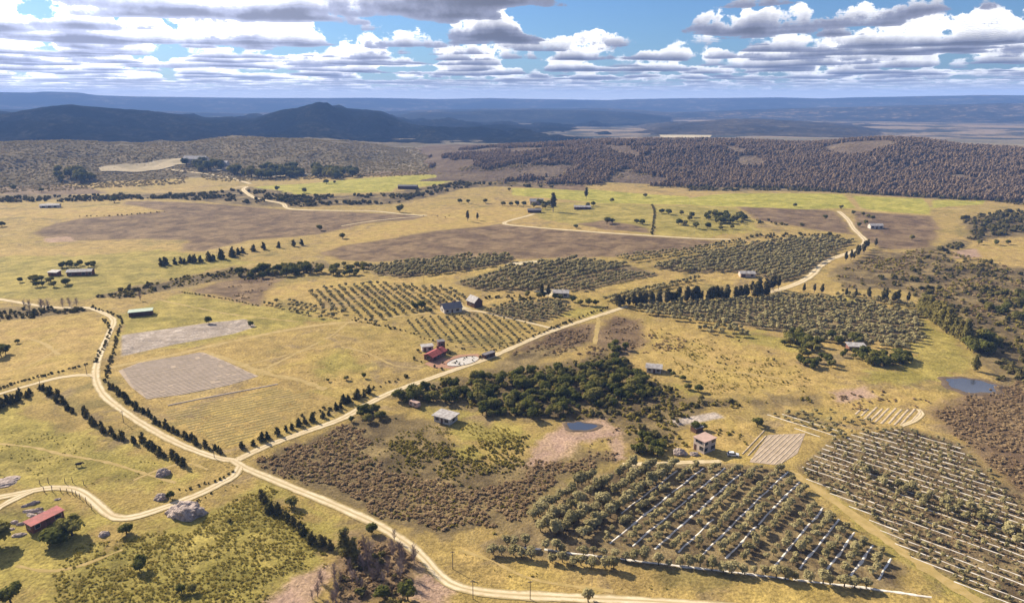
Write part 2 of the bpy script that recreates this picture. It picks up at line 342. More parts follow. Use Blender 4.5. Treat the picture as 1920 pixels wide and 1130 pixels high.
def thing(name, label, cat, loc, rz=0, group=None, s=1.0):
    o = bpy.data.objects.new(name, None); COL.objects.link(o); o.empty_display_size = .5
    o.location = loc; o.rotation_euler = (0, 0, rz); o.scale = (s, s, s) if not hasattr(s, '__len__') else s
    o['label'] = label; o['category'] = cat
    if group: o['group'] = group
    return o
class MB:
    def __init__(s): s.v = []; s.f = []
    def box(s, x0, x1, y0, y1, z0, z1):
        b = len(s.v); s.v += [(x, y, z) for z in (z0, z1) for x, y in ((x0, y0), (x1, y0), (x1, y1), (x0, y1))]
        s.f += [tuple(b + i for i in q) for q in ((0, 3, 2, 1), (4, 5, 6, 7), (0, 1, 5, 4), (1, 2, 6, 5), (2, 3, 7, 6), (3, 0, 4, 7))]; return s
    def prism(s, prof, y0, y1):
        b = len(s.v); n = len(prof); s.v += [(x, y0, z) for x, z in prof] + [(x, y1, z) for x, z in prof]
        s.f += [tuple(range(b, b + n)), tuple(range(b + 2*n - 1, b + n - 1, -1))] + [(b + i, b + n + i, b + n + (i + 1) % n, b + (i + 1) % n) for i in range(n)]; return s
    def tube(s, pts, rad, n=5):
        pts = [Vector(p) for p in pts]; b = len(s.v); m = len(pts)
        for i, p in enumerate(pts):
            d = (pts[min(i + 1, m - 1)] - pts[max(i - 1, 0)]).normalized()
            a = d.cross(Vector((.3, .9, .1))).normalized(); c = d.cross(a); r = rad[i] if hasattr(rad, '__len__') else rad
            s.v += [tuple(p + (a*math.cos(6.2832*k/n) + c*math.sin(6.2832*k/n))*r) for k in range(n)]
        for i in range(m - 1):
            s.f += [(b + i*n + k, b + i*n + (k + 1) % n, b + (i + 1)*n + (k + 1) % n, b + (i + 1)*n + k) for k in range(n)]
        s.f += [tuple(b + k for k in range(n))[::-1], tuple(b + (m - 1)*n + k for k in range(n))]; return s
    def mesh(s, name, mat, smooth=False): return mesh_np(name, s.v, s.f, mat, smooth)
    def build(s, name, mat, parent=None, smooth=False): return link(name, s.mesh(name, mat, smooth), parent)

# ------------------------------------------------------------------ ground sheet, out to the horizon all round
ang = np.concatenate([np.linspace(-180, -48, 40, endpoint=False), np.linspace(-48, 48, 560, endpoint=False), np.linspace(48, 180, 40)])
rad = np.concatenate([[0.5, 40, 80], np.geomspace(105, 1250, 330, endpoint=False), np.geomspace(1250, 10700, 120)])
A, RR = np.meshgrid(np.radians(ang), rad); gx = (RR*np.sin(A)).ravel(); gy = (RR*np.cos(A)).ravel()
nr, na = RR.shape
idx = np.arange(nr*na).reshape(nr, na)
Q = np.stack([idx[:-1, :-1], idx[:-1, 1:], idx[1:, 1:], idx[1:, :-1]], -1).reshape(-1, 4)[:, ::-1]
gme = mesh_fast('ground', np.stack([gx, gy, gz(gx, gy)], -1), Q, M['ground'], True)
REGP = {k: [P(p) for p in v] for k, v in REG.items()}
front = gy > 20
for k, polys in REGP.items():
    val = np.full(len(gx), -60.0)
    for poly in polys:
        lo = poly.min(0) - 60; hi = poly.max(0) + 60
        s = np.where(front & (gx > lo[0]) & (gx < hi[0]) & (gy > lo[1]) & (gy < hi[1]))[0]
        if len(s): val[s] = np.maximum(val[s], sdist(poly, gx[s], gy[s]))
    at_ = gme.attributes.new('r_' + k, 'FLOAT', 'POINT'); at_.data.foreach_set('value', np.clip(val, -60, 60).astype(np.float32))
struct('ground', gme)

# ------------------------------------------------------------------ hills
def az_r(px): return math.atan2((px - 960)/FPX, math.cos(PITCH) + math.sin(PITCH)*(565 - 187)/FPX)
class Hill:
    def __init__(s, crest, D, front, back, rough):
        s.a = np.array([az_r(p[0]) for p in crest]); s.D = D; s.fr = front; s.bk = back; s.rough = rough
        hh = []
        for px, py in crest:
            d = ray(px, py); t = D/math.hypot(d[0], d[1]); hh.append(CAM_H + d[2]*t)
        s.h = np.array(hh)
    def prof(s, r):
        u = np.where(r < s.D, (r - s.fr)/(s.D - s.fr), (s.bk - r)/(s.bk - s.D)); u = np.clip(u, 0, 1); return u*u*(3 - 2*u)
    def z(s, a, r):
        h = np.interp(a, s.a, s.h)
        return h*s.prof(r)
    def build(s, name, mat, na, nr, ns):
        aa = np.linspace(s.a[0], s.a[-1], na); rr = np.concatenate([np.linspace(s.fr, s.D, nr), np.linspace(s.D, s.bk, nr//2)[1:]])
        V = []
        for r in rr:
            for a in aa:
                x = r*math.sin(a); y = r*math.cos(a); z = float(s.z(np.array(a), np.array(r)))
                k = mnoise.fractal(Vector((x*ns, y*ns, 3.1)), .8, 2.1, 5)
                p = float(s.prof(np.array(r)))
                z += s.rough*k*min(1, p*2.5)*(1 - .75*max(0, (p - .8)/.2)) + float(gz(x, y))*(1 - p) - 3*(p < .02)
                V.append((x, y, z))
        n = len(rr); ix = np.arange(n*na).reshape(n, na)
        Qh = np.stack([ix[:-1, :-1], ix[:-1, 1:], ix[1:, 1:], ix[1:, :-1]], -1).reshape(-1, 4)[:, ::-1]
        s.V = np.array(V).reshape(n, na, 3); s.aa = aa; s.rr = rr
        return struct(name, mesh_fast(name, V, Qh, mat, True))
    def surf(s, a, r):
        i = np.clip(np.searchsorted(s.rr, r) - 1, 0, len(s.rr) - 2); fi = (r - s.rr[i])/(s.rr[i + 1] - s.rr[i])
        j = np.clip(np.searchsorted(s.aa, a) - 1, 0, len(s.aa) - 2); fj = (a - s.aa[j])/(s.aa[j + 1] - s.aa[j])
        Z = s.V[..., 2]
        return (Z[i, j]*(1 - fi) + Z[i + 1, j]*fi)*(1 - fj) + (Z[i, j + 1]*(1 - fi) + Z[i + 1, j + 1]*fi)*fj
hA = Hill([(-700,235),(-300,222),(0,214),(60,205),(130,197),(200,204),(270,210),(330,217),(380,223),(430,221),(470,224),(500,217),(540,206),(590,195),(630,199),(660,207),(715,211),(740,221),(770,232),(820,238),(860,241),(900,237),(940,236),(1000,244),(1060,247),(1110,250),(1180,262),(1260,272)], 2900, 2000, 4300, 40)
hA.build('dark_hills', hill_mat('cloud_shade_scrub', (.004, .006, .007), (.011, .012, .010), (.05, .046, .032), .006), 220, 40, .0035)  # cloud shade painted into the scrub colour; the paler patches stand for sunlit slopes
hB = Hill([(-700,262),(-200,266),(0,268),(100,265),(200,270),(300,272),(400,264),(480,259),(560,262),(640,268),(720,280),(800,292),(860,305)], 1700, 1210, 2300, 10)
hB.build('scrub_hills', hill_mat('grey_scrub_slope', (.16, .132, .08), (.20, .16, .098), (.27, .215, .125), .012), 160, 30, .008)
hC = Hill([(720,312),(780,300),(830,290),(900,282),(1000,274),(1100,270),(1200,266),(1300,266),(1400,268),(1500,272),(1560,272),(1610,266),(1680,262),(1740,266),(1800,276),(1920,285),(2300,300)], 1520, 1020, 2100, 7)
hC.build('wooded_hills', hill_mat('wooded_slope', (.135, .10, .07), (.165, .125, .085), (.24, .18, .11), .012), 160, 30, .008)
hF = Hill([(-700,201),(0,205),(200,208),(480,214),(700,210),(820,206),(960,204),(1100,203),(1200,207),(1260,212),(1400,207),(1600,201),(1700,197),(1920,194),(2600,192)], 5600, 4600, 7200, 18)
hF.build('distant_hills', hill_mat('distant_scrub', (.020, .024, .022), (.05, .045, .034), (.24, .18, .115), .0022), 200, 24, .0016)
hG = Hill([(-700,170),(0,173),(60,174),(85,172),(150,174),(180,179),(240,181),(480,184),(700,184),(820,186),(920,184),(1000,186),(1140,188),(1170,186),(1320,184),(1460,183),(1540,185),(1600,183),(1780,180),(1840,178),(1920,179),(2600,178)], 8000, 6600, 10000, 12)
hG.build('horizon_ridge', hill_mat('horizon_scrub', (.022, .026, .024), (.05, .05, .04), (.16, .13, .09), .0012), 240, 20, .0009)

hE = Hill([(1120,262),(1180,250),(1240,234),(1310,228),(1380,224),(1450,225),(1520,231),(1600,238),(1680,250),(1760,262)], 3300, 2500, 4300, 14)
hE.build('wooded_rise', hill_mat('wooded_rise_scrub', (.035, .032, .028), (.065, .055, .042), (.15, .12, .08), .005), 120, 30, .005)
hI = Hill([(700,222),(780,212),(900,208),(1000,206),(1100,207),(1190,212),(1260,222)], 4600, 3900, 5600, 14)
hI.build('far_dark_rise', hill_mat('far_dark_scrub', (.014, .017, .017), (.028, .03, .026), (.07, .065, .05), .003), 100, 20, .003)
def surf_z(x, y):
    z = float(gz(x, y)); r = math.hypot(x, y); a = math.atan2(x, y)
    for h in (hB, hC):
        if h.fr < r < h.bk and h.a[0] < a < h.a[-1]: z = max(z, float(h.surf(np.array([a]), np.array([r]))[0]))
    return z
at_flat = at
def at(px, py):
    if py > 349: return at_flat(px, py)
    d = ray(px, py); k = 1/math.hypot(d[0], d[1]); r = 950.0
    while r < 4000:
        x, y = d[0]*k*r, d[1]*k*r; z = surf_z(x, y)
        if CAM_H + d[2]*k*r <= z: return np.array((x, y, z))
        r += 4
    return at_flat(px, py)
# ------------------------------------------------------------------ roads
def smooth_line(pts, step=2.0):
    p = [Vector(at(*q)) for q in pts]; out = []
    for i in range(len(p) - 1):
        a, b, c, d = p[max(i - 1, 0)], p[i], p[i + 1], p[min(i + 2, len(p) - 1)]
        n = max(2, int((c - b).length/step))
        for k in range(n):
            t = k/n
            out.append(.5*((2*b) + (c - a)*t + (2*a - 5*b + 4*c - d)*t*t + (3*b - a - 3*c + d)*t**3))
    out.append(p[-1]); return out
ROADLINES = []
def ribbon(name, pts, width, off, mat, step=2.0, jag=.25, line=None, struct_=True):
    L = line or smooth_line(pts, step); V, F, acr = [], [], []; K = (-1, -.5, 0, .5, 1)
    ROADLINES.append((np.array([(p.x, p.y) for p in L]), width/2))
    for i, p in enumerate(L):
        d = (L[min(i + 1, len(L) - 1)] - L[max(i - 1, 0)]); d.z = 0; d.normalize(); n = Vector((-d.y, d.x, 0))
        wl = width/2*(1 + jag*(mnoise.noise(Vector((p.x*.3, p.y*.3, 1)))) + .18*mnoise.noise(Vector((p.x*.04, p.y*.04, 5)))); 
        for k in K:
            q = p + n*wl*k; V.append((q.x, q.y, (surf_z(q.x, q.y) if q.y > 950 else float(gz(q.x, q.y))) + off - .02*abs(k))); acr.append(k)
        if i: b = (i - 1)*5; F += [(b + j, b + j + 1, b + j + 6, b + j + 5) for j in range(4)]
    me = mesh_np(name, V, [f[::-1] for f in F], mat, True)
    a = me.attributes.new('across', 'FLOAT', 'POINT'); a.data.foreach_set('value', acr)
    return struct(name, me)
ribbon('dirt_road', [(-120,545),(0,561),(60,571),(115,577),(165,577),(196,588),(213,601),(203,628),(189,660),(180,690),(181,714),(193,738),(215,758),(262,791),(330,829),(400,856),(440,863)], 3.5, .10, M['road'])
ribbon('dirt_road', [(444,862),(500,836),(570,810),(640,785),(690,757),(740,733),(830,701),(920,669),(1020,626),(1090,602),(1145,584),(1175,574)], 3.6, .11, M['road'])
ribbon('dirt_road', [(436,862),(462,878),(510,898),(560,919),(610,939),(660,961),(705,982),(740,1003),(770,1024),(795,1046),(818,1072),(842,1092),(880,1105),(940,1113),(1010,1117),(1100,1121),(1240,1128),(1380,1140),(1600,1165)], 3.6, .12, M['road'])
ribbon('dirt_track', [(450,874),(438,893),(415,905),(380,923),(340,939),(300,954),(262,966),(232,971),(208,966),(188,950),(165,930),(140,917),(110,914),(80,916),(40,924),(-10,934),(-60,945)], 3.3, .13, M['road'])
ribbon('dirt_track', [(60,921),(30,934),(0,950),(-50,985)], 3.2, .14, M['road'])
ribbon('dirt_track', [(178,704),(150,703),(110,708),(70,718),(30,729),(0,738),(-70,758)], 2.8, .10, M['road'])
ribbon('dirt_road', [(1440,548),(1468,541),(1500,529),(1522,515),(1540,497),(1560,485),(1590,475),(1612,465),(1622,452),(1612,440),(1600,428),(1590,412),(1572,396)], 5.5, .12, M['road'], 4)
ribbon('dirt_track', [(440,352),(462,350),(456,356),(475,370),(500,376),(530,382),(540,391),(580,394),(640,395),(700,396),(760,402),(800,404)], 6, .15, M['road'], 5)
ribbon('dirt_track', [(1002,401),(985,406),(945,419),(1000,426),(1060,431),(1140,437),(1220,442),(1300,447),(1370,449)], 5, .15, M['road'], 5)
ribbon('dirt_track', [(640,424),(740,410),(800,404)], 3, .14, M['road'], 5)
ribbon('farm_drive', [(1168,870),(1230,869),(1300,866),(1350,865)], 2.6, .12, M['road'])
ribbon('farm_drive', [(868,582),(900,584),(950,595),(1005,608),(1040,617)], 3.0, .12, M['road'])
ribbon('farm_drive', [(186,318),(260,312),(330,320),(400,328),(440,336),(470,345)], 7, .2, M['road'], 6)

M['trod'] = simple_mat('trodden_grass', (.42, .30, .12), (.34, .245, .085), .4)
ribbon('grass_track', [(202,690),(260,678),(330,664),(420,643),(520,622),(600,609),(655,604)], 3.2, .05, M['trod'], 2, .8)
ribbon('grass_track', [(1115,645),(1120,615),(1122,600),(1118,592)], 2.2, .05, M['trod'], 2, .8)
ribbon('grass_track', [(60,636),(85,645),(110,665)], 1.6, .05, M['trod'], 2, .9)
ribbon('grass_track', [(655,604),(720,596),(790,588),(850,584)], 2.6, .05, M['trod'], 2, .9)
ribbon('grass_track', [(385,660),(430,675),(500,700),(560,712),(610,730)], 3.0, .05, M['trod'], 2, .9)
ribbon('grass_track', [(650,606),(620,630),(560,660),(500,690)], 1.4, .05, M['trod'], 2, .9)
ribbon('grass_track', [(1480,882),(1530,915),(1600,965),(1680,1025),(1760,1080),(1840,1130)], 3.5, .05, M['trod'], 2, .8)
for pts in ([(-20,830),(60,838),(120,852),(200,866),(260,884),(330,905)], [(640,650),(690,662),(740,685),(790,690)], [(150,640),(110,655),(60,682),(0,700)], [(290,560),(360,575),(440,590),(560,603)], [(0,440),(100,446),(200,458),(300,462)], [(1250,660),(1320,690),(1400,700),(1500,716)], [(250,900),(300,880),(350,868),(390,880)], [(860,1030),(920,1050),(1000,1085),(1150,1108)], [(30,1060),(90,1070),(150,1060),(230,1030)], [(430,690),(520,670),(600,650),(680,640)]):
    ribbon('cattle_path', pts, 1.1, .05, M['trod'], 2, 1.2)
# ------------------------------------------------------------------ foliage meshes
def crown(name, lobes, n, size, mat, seed, core=.8, up=.35, flat=1.0):
    """leaf-clump quads over several lobes (x, y, z, rx, rz), with a dark-free inner mass of the same foliage"""
    g = np.random.default_rng(seed); L = np.array(lobes, float); wgt = (L[:, 3]**2); wgt /= wgt.sum()
    k = g.choice(len(L), n, p=wgt); d = g.normal(size=(n, 3)); d[:, 2] += up; d /= np.linalg.norm(d, axis=1)[:, None]
    rr = g.uniform(.72, 1.08, n)
    C = L[k, :3] + d*np.stack([L[k, 3], L[k, 3], L[k, 4]], -1)*rr[:, None]
    nrm = d + g.normal(size=(n, 3))*.5 + np.array((0, 0, .65)); nrm /= np.linalg.norm(nrm, axis=1)[:, None]
    a = np.cross(nrm, g.normal(size=(n, 3))); a /= np.linalg.norm(a, axis=1)[:, None]; b = np.cross(nrm, a)
    s = (size*g.uniform(.55, 1.3, n))[:, None]
    V = np.concatenate([C + a*s, C + b*s*.7 + nrm*s*.15, C - a*s, C - b*s*.7 + nrm*s*.15], 1).reshape(-1, 3)
    Qn = np.arange(4*n).reshape(n, 4); Vs, Qs = [V], [Qn]; off = 4*n
    if core:
        for l in L:
            nu, nv = 8, 5; th = np.linspace(0, 2*math.pi, nu, endpoint=False); ph = np.linspace(.12, math.pi - .12, nv)
            S = np.array([[math.sin(p)*math.cos(t + p), math.sin(p)*math.sin(t + p), math.cos(p)] for p in ph for t in th])
            S *= (core*g.uniform(.82, 1.08, (len(S), 1)))
            S = l[:3] + S*np.array([l[3], l[3], l[4]]); Vs.append(S)
            ix = off + np.arange(nu*nv).reshape(nv, nu)
            Qs.append(np.stack([ix[:-1], np.roll(ix, -1, 1)[:-1], np.roll(ix, -1, 1)[1:], ix[1:]], -1).reshape(-1, 4)); off += nu*nv
    return mesh_fast(name, np.concatenate(Vs), np.concatenate(Qs), mat)
def lobes_round(g, n, R, H, z0):
    out = [(0, 0, z0 + H*.5, R*.62, H*.42)]
    for i in range(n):
        t = g.uniform(0, 6.283); r = g.uniform(.3, .62)*R; z = z0 + H*g.uniform(.25, .75)
        out.append((r*math.cos(t), r*math.sin(t), z, R*g.uniform(.34, .52), H*g.uniform(.2, .33)))
    return out
def trunk_mesh(name, h, r, mat, seed, limbs=3, spread=.8):
    g = np.random.default_rng(seed); mb = MB(); b = Vector((g.uniform(-.1, .1)*h, g.uniform(-.1, .1)*h, h*.55))
    mb.tube([(0, 0, -.4), b*.5, b], [r*1.25, r, r*.7], 5)
    for i in range(limbs):
        t = 6.283*i/limbs + g.uniform(-.4, .4); e = Vector((math.cos(t)*spread, math.sin(t)*spread, h*g.uniform(.9, 1.1)))
        mb.tube([b*.92, (b + e)*.5, e], [r*.6, r*.45, r*.2], 4)
    return mb.mesh(name, mat)
def olive_set(nq, size, tag):
    out = []
    for i in range(5):
        g = np.random.default_rng(50 + i)
        out.append((trunk_mesh('trunk', 1.5, .13, M['bark'], i, 3, .6), crown('crown', lobes_round(g, 5, 1.5, 2.1, .75), nq, size, M['olive'], 60 + i, .8)))
    return out
OLIVE = olive_set(230, .30, ''); OLIVE_FAR = olive_set(70, .48, '')
def native_set():
    out = []
    for i in range(6):
        g = np.random.default_rng(90 + i)
        out.append((trunk_mesh('trunk', 3.0, .2, M['bark'], 20 + i, 4, 1.2), crown('crown', lobes_round(g, 8, 2.7, 3.6, 1.0), 520, .40, M['native'], 100 + i, .82)))
    return out
NATIVE = native_set()
def conifer_set(R, H, n, size, mat, base=.08, k=6, trunk=.1):
    out = []
    for i in range(4):
        g = np.random.default_rng(int(130 + i + R*10)); lob = []
        for j in range(k):
            f = j/(k - 1); lob.append((g.uniform(-.3, .3)*R, g.uniform(-.3, .3)*R, H*(base + (.93 - base)*f), R*(1 - .62*f**1.4)*g.uniform(.7, 1.2), H*.16))
        mb = MB(); mb.tube([(0, 0, -.4), (0, 0, H*.5), (0, 0, H*.9)], [trunk*1.2, trunk*.8, trunk*.3], 5)
        out.append((mb.mesh('trunk', M['bark']), crown('crown', lob, n, size, mat, 140 + i, .75, .1)))
    return out
CONIFER = conifer_set(1.05, 2.9, 240, .27, M['conifer'], .14)
def column_set(R, H, n, size, mat, z0, seed):
    out = []
    for i in range(5):
        g = np.random.default_rng(seed + i); lob = []
        for j in range(7):
            f = j/6; lob.append((g.uniform(-.25, .25)*R, g.uniform(-.25, .25)*R, z0 + (H - z0)*(.10 + .80*f), R*(.62 + .38*math.sin(math.pi*min(1, f*1.1 + .15)))*g.uniform(.8, 1.1), (H - z0)*.13))
        mb = MB(); mb.tube([(0, 0, -.5), (.1, 0, H*.5), (0, .1, H*.92)], [.22, .16, .05], 5)
        for q in range(4):
            t = g.uniform(0, 6.28); zz = z0*.9 + q*(H - z0)*.15; mb.tube([(0, 0, zz), (math.cos(t)*R*.7, math.sin(t)*R*.7, zz + 1.2)], [.09, .03], 4)
        out.append((mb.mesh('trunk', M['greybark']), crown('crown', lob, n, size, mat, seed + 20 + i, .72)))
    return out
TALL = column_set(1.7, 9.5, 420, .48, M['tall'], 2.6, 200)
HEDGE = column_set(2.1, 8.2, 460, .50, M['tall'], .8, 230)
WINDBREAK = column_set(2.2, 10.0, 560, .45, M['yellow'], .7, 260)
def bush_set(mat, n=150, size=.26, R=1.2, H=1.5, seed=300):
    return [(None, crown('foliage', lobes_round(np.random.default_rng(seed + i), 4, R, H, .05), n, size, mat, seed + 10 + i, .8)) for i in range(4)]
BUSH = bush_set(M['bush'])
def bare_set(H=6.5, seed=400, mat='greybark', n=46):
    out = []
    for i in range(4):
        g = np.random.default_rng(seed + i); mb = MB(); tw = MB(); top = Vector((g.uniform(-.3, .3), g.uniform(-.3, .3), H*.8))
        mb.tube([(0, 0, -.4), top*.5, top], [.14, .1, .04], 5)
        for q in range(n):
            f = g.uniform(.15, 1); p = top*f; t = g.uniform(0, 6.28); L = H*g.uniform(.18, .42)*(1.15 - .6*f)
            e = p + Vector((math.cos(t)*L*.6, math.sin(t)*L*.6, L*.8)); tw.tube([p, e], [.05, .02], 3)
            for _ in range(5):
                p2 = p.lerp(e, g.uniform(.3, 1)); t2 = g.uniform(0, 6.28); l2 = L*g.uniform(.3, .5)
                tw.tube([p2, p2 + Vector((math.cos(t2)*l2*.6, math.sin(t2)*l2*.6, l2*.8))], [.03, .012], 3)
        out.append((mb.mesh('trunk', M[mat]), tw.mesh('branches', M[mat])))
    return out
BARE = bare_set()
def plant(name, variants, loc, s, label, cat, group, second='crown', sz=None):
    tr, cr = variants[random.randrange(len(variants))]
    o = thing(name, label, cat, loc, random.uniform(0, 6.28), group, (s, s, (sz or s)*random.uniform(.9, 1.12)))
    if tr is not None: link('trunk', tr, o)
    link(second, cr, o); return o
def plant1(name, variants, loc, s, label, cat, group):
    o = link(name, variants[random.randrange(len(variants))][1]); o.location = loc; o.rotation_euler = (0, 0, random.uniform(0, 6.28))
    o.scale = (s*random.uniform(.85, 1.2), s*random.uniform(.85, 1.2), s*random.uniform(.8, 1.15)); o['label'] = label; o['category'] = cat
    if group: o['group'] = group
    return o
def g3(x, y, dz=0): return (float(x), float(y), (surf_z(x, y) if y > 950 else float(gz(x, y))) + dz)

# ------------------------------------------------------------------ scattering for what nobody could count (one object each)
def gn_stuff(name, label, meshes, XYZ, S, cat=None, zs=None):
    coll = bpy.data.collections.new(name + '_kinds')
    for i, me in enumerate(meshes):
        o = bpy.data.objects.new(f'{name}_kind{i:02d}', me); coll.objects.link(o)
    n = len(XYZ); me = bpy.data.meshes.new(name); me.vertices.add(n); me.vertices.foreach_set('co', np.ascontiguousarray(XYZ, np.float32).ravel())
    def at_(nm, ty, arr): a = me.attributes.new(nm, ty, 'POINT'); a.data.foreach_set('vector' if ty == 'FLOAT_VECTOR' else 'value', np.ascontiguousarray(arr).ravel())
    S = np.asarray(S, np.float32); g = np.random.default_rng(len(name) + n)
    sv = np.stack([S*g.uniform(.8, 1.25, n), S*g.uniform(.8, 1.25, n), S*(zs if zs is not None else 1)*g.uniform(.75, 1.2, n)], -1).astype(np.float32)
    at_('isize', 'FLOAT_VECTOR', sv); at_('iturn', 'FLOAT', g.uniform(0, 6.28, n).astype(np.float32)); at_('ikind', 'INT', g.integers(0, len(meshes), n).astype(np.int32))
    o = link(name, me); o['kind'] = 'stuff'; o['label'] = label
    if cat: o['category'] = cat
    ng = bpy.data.node_groups.new(name, 'GeometryNodeTree'); ng.interface.new_socket('Geometry', in_out='INPUT', socket_type='NodeSocketGeometry'); ng.interface.new_socket('Geometry', in_out='OUTPUT', socket_type='NodeSocketGeometry')
    N = ng.nodes; Lk = ng.links; gi = N.new('NodeGroupInput'); go = N.new('NodeGroupOutput'); ip = N.new('GeometryNodeInstanceOnPoints'); ci = N.new('GeometryNodeCollectionInfo')
    ci.inputs[0].default_value = coll; ci.inputs['Separate Children'].default_value = True; ci.inputs['Reset Children'].default_value = True
    def na(nm, ty):
        q = N.new('GeometryNodeInputNamedAttribute'); q.data_type = ty; q.inputs[0].default_value = nm; return q.outputs[0]
    Lk.new(gi.outputs[0], ip.inputs['Points']); Lk.new(ci.outputs[0], ip.inputs['Instance']); ip.inputs['Pick Instance'].default_value = True
    Lk.new(na('ikind', 'INT'), ip.inputs['Instance Index']); Lk.new(na('isize', 'FLOAT_VECTOR'), ip.inputs['Scale'])
    cb = N.new('ShaderNodeCombineXYZ'); Lk.new(na('iturn', 'FLOAT'), cb.inputs[2]); er = N.new('FunctionNodeEulerToRotation'); Lk.new(cb.outputs[0], er.inputs[0]); Lk.new(er.outputs[0], ip.inputs['Rotation'])
    Lk.new(ip.outputs[0], go.inputs[0])
    md = o.modifiers.new('scatter', 'NODES'); md.node_group = ng
    return o
def fill(poly, dens, patch=None, amt=.0):
    """random ground points in a polygon at a density per square metre; patch (metres) thins them into drifts"""
    lo, hi = poly.min(0), poly.max(0); n = int((hi[0] - lo[0])*(hi[1] - lo[1])*dens)
    x = rng.uniform(lo[0], hi[0], n); y = rng.uniform(lo[1], hi[1], n); k = inside(poly, x, y); x, y = x[k], y[k]
    if patch and len(x):
        e = np.array([mnoise.fractal(Vector((a/9, b/9, 1.3)), 1, 2, 3) for a, b in zip(x, y)]); k = sdist(poly, x, y) > 5*(e + .45); x, y = x[k], y[k]
        v = np.array([mnoise.fractal(Vector((a/patch, b/patch, 7.7)), 1, 2, 3) for a, b in zip(x, y)]); k = v > amt; x, y = x[k], y[k]
    return x, y
def off_road(x, y, m=1.0):
    k = np.ones(len(x), bool)
    for L, hw in ROADLINES:
        lo = L.min(0) - 6; hi = L.max(0) + 6; s = np.where((x > lo[0]) & (x < hi[0]) & (y > lo[1]) & (y < hi[1]))[0]
        if not len(s): continue
        for i in range(0, len(s), 4000):
            q = s[i:i + 4000]; d = np.hypot(x[q, None] - L[None, :, 0], y[q, None] - L[None, :, 1]).min(1); k[q] &= d > hw + m
    return k
def gather(specs):
    X, Y, S = [], [], []
    for poly, dens, s0, s1, patch, amt in specs:
        x, y = fill(P(poly), dens, patch, amt); k = off_road(x, y, .6*s1); x, y = x[k], y[k]
        X.append(x); Y.append(y); S.append(rng.uniform(s0, s1, len(x))**1)
    X, Y, S = map(np.concatenate, (X, Y, S)); return np.stack([X, Y, gz(X, Y) - .05*S], -1), S
def line_pts(pts, spacing, jit, step=1.0):
    L = smooth_line(pts, step); out = []; acc = 0; nxt = 0
    for i in range(1, len(L)):
        acc += (L[i] - L[i - 1]).length
        if acc >= nxt: out.append((L[i].x + random.gauss(0, jit), L[i].y + random.gauss(0, jit))); nxt = acc + spacing*random.uniform(.7, 1.4)
    return out
def lines(specs):
    X, S = [], []
    for pts, sp, jit, s0, s1 in specs:
        for x, y in line_pts(pts, sp, jit): X.append((x, y)); S.append(random.uniform(s0, s1))
    X = np.array(X); return np.stack([X[:, 0], X[:, 1], gz(X[:, 0], X[:, 1]) - .05], -1), np.array(S)
# ------------------------------------------------------------------ fields with ridged rows
def row_runs(poly, p0, p1, spacing, step=1.0, inset=0):
    """parallel lines through a ground polygon, direction p0->p1, as runs of points inside it"""
    a = at(*p0)[:2]; d = at(*p1)[:2] - a; d /= np.linalg.norm(d); n = np.array((-d[1], d[0]))
    u = (poly - a) @ d; v = (poly - a) @ n; runs = []
    k0 = math.ceil((v.min())/spacing); k1 = math.floor(v.max()/spacing)
    for k in range(k0, k1 + 1):
        us = np.arange(u.min(), u.max(), step); pts = a + us[:, None]*d + n*(k*spacing); m = inside(poly, pts[:, 0], pts[:, 1]); i = 0
        while i < len(us):
            if m[i]:
                j = i
                while j + 1 < len(us) and m[j + 1]: j += 1
                if j - i >= 3: runs.append((k, pts[i:j + 1]))
                i = j + 1
            else: i += 1
    return runs, d, n
def sheet(name, pxpoly, mat, off, struct_=True, poly=None, far=False):
    poly = P(pxpoly) if poly is None else poly
    import bmesh
    bm = bmesh.new(); vs_ = [bm.verts.new((x, y, 0)) for x, y in poly]; bm.faces.new(vs_); bmesh.ops.triangulate(bm, faces=bm.faces[:])
    for _ in range(5 if far else 3): bmesh.ops.subdivide_edges(bm, edges=[e for e in bm.edges if e.calc_length() > 6], cuts=1, use_grid_fill=True)
    bmesh.ops.triangulate(bm, faces=bm.faces[:])
    for v in bm.verts: v.co.z = (surf_z(v.co.x, v.co.y) if v.co.y > 950 else float(gz(v.co.x, v.co.y))) + off
    bmesh.ops.recalc_face_normals(bm, faces=bm.faces[:])
    if sum(f.normal.z for f in bm.faces) < 0: bmesh.ops.reverse_faces(bm, faces=bm.faces[:])
    me = bpy.data.meshes.new(name); bm.to_mesh(me); bm.free(); me.materials.append(mat); return struct(name, me)
def ridges(name, pxpoly, p0, p1, spacing, width, height, mat, brk=.0):
    runs, d, n = row_runs(P(pxpoly), p0, p1, spacing, 2.0); V, F = [], []
    for k, pts in runs:
        b = len(V); jj = random.uniform(-.08, .08)*spacing; cnt = 0
        for i, q in enumerate(pts):
            wob = .12*width*mnoise.noise(Vector((q[0]*.2, q[1]*.2, 0)))
            for s, hh in ((-.5, -.04), (-.2, height), (.2, height), (.5, -.04)):
                c = q + n*(s*width + jj + wob); V.append((c[0], c[1], float(gz(*c)) + hh + .06))
            if i and not (brk and mnoise.noise(Vector((q[0]*.25, q[1]*.25, 4))) > 1 - brk*2): F += [(b + (i - 1)*4 + j, b + (i - 1)*4 + j + 1, b + i*4 + j + 1, b + i*4 + j) for j in range(3)]
    return struct(name, mesh_np(name, V, F, mat))
M['mulch'] = simple_mat('straw_mulch', (.41, .315, .225), (.33, .255, .18), .35)
M['mulch2'] = simple_mat('pale_mulch', (.51, .40, .30), (.40, .315, .225), .25)
M['farfield'] = simple_mat('pale_far_pasture', (.42, .33, .19), (.33, .26, .14), .02)
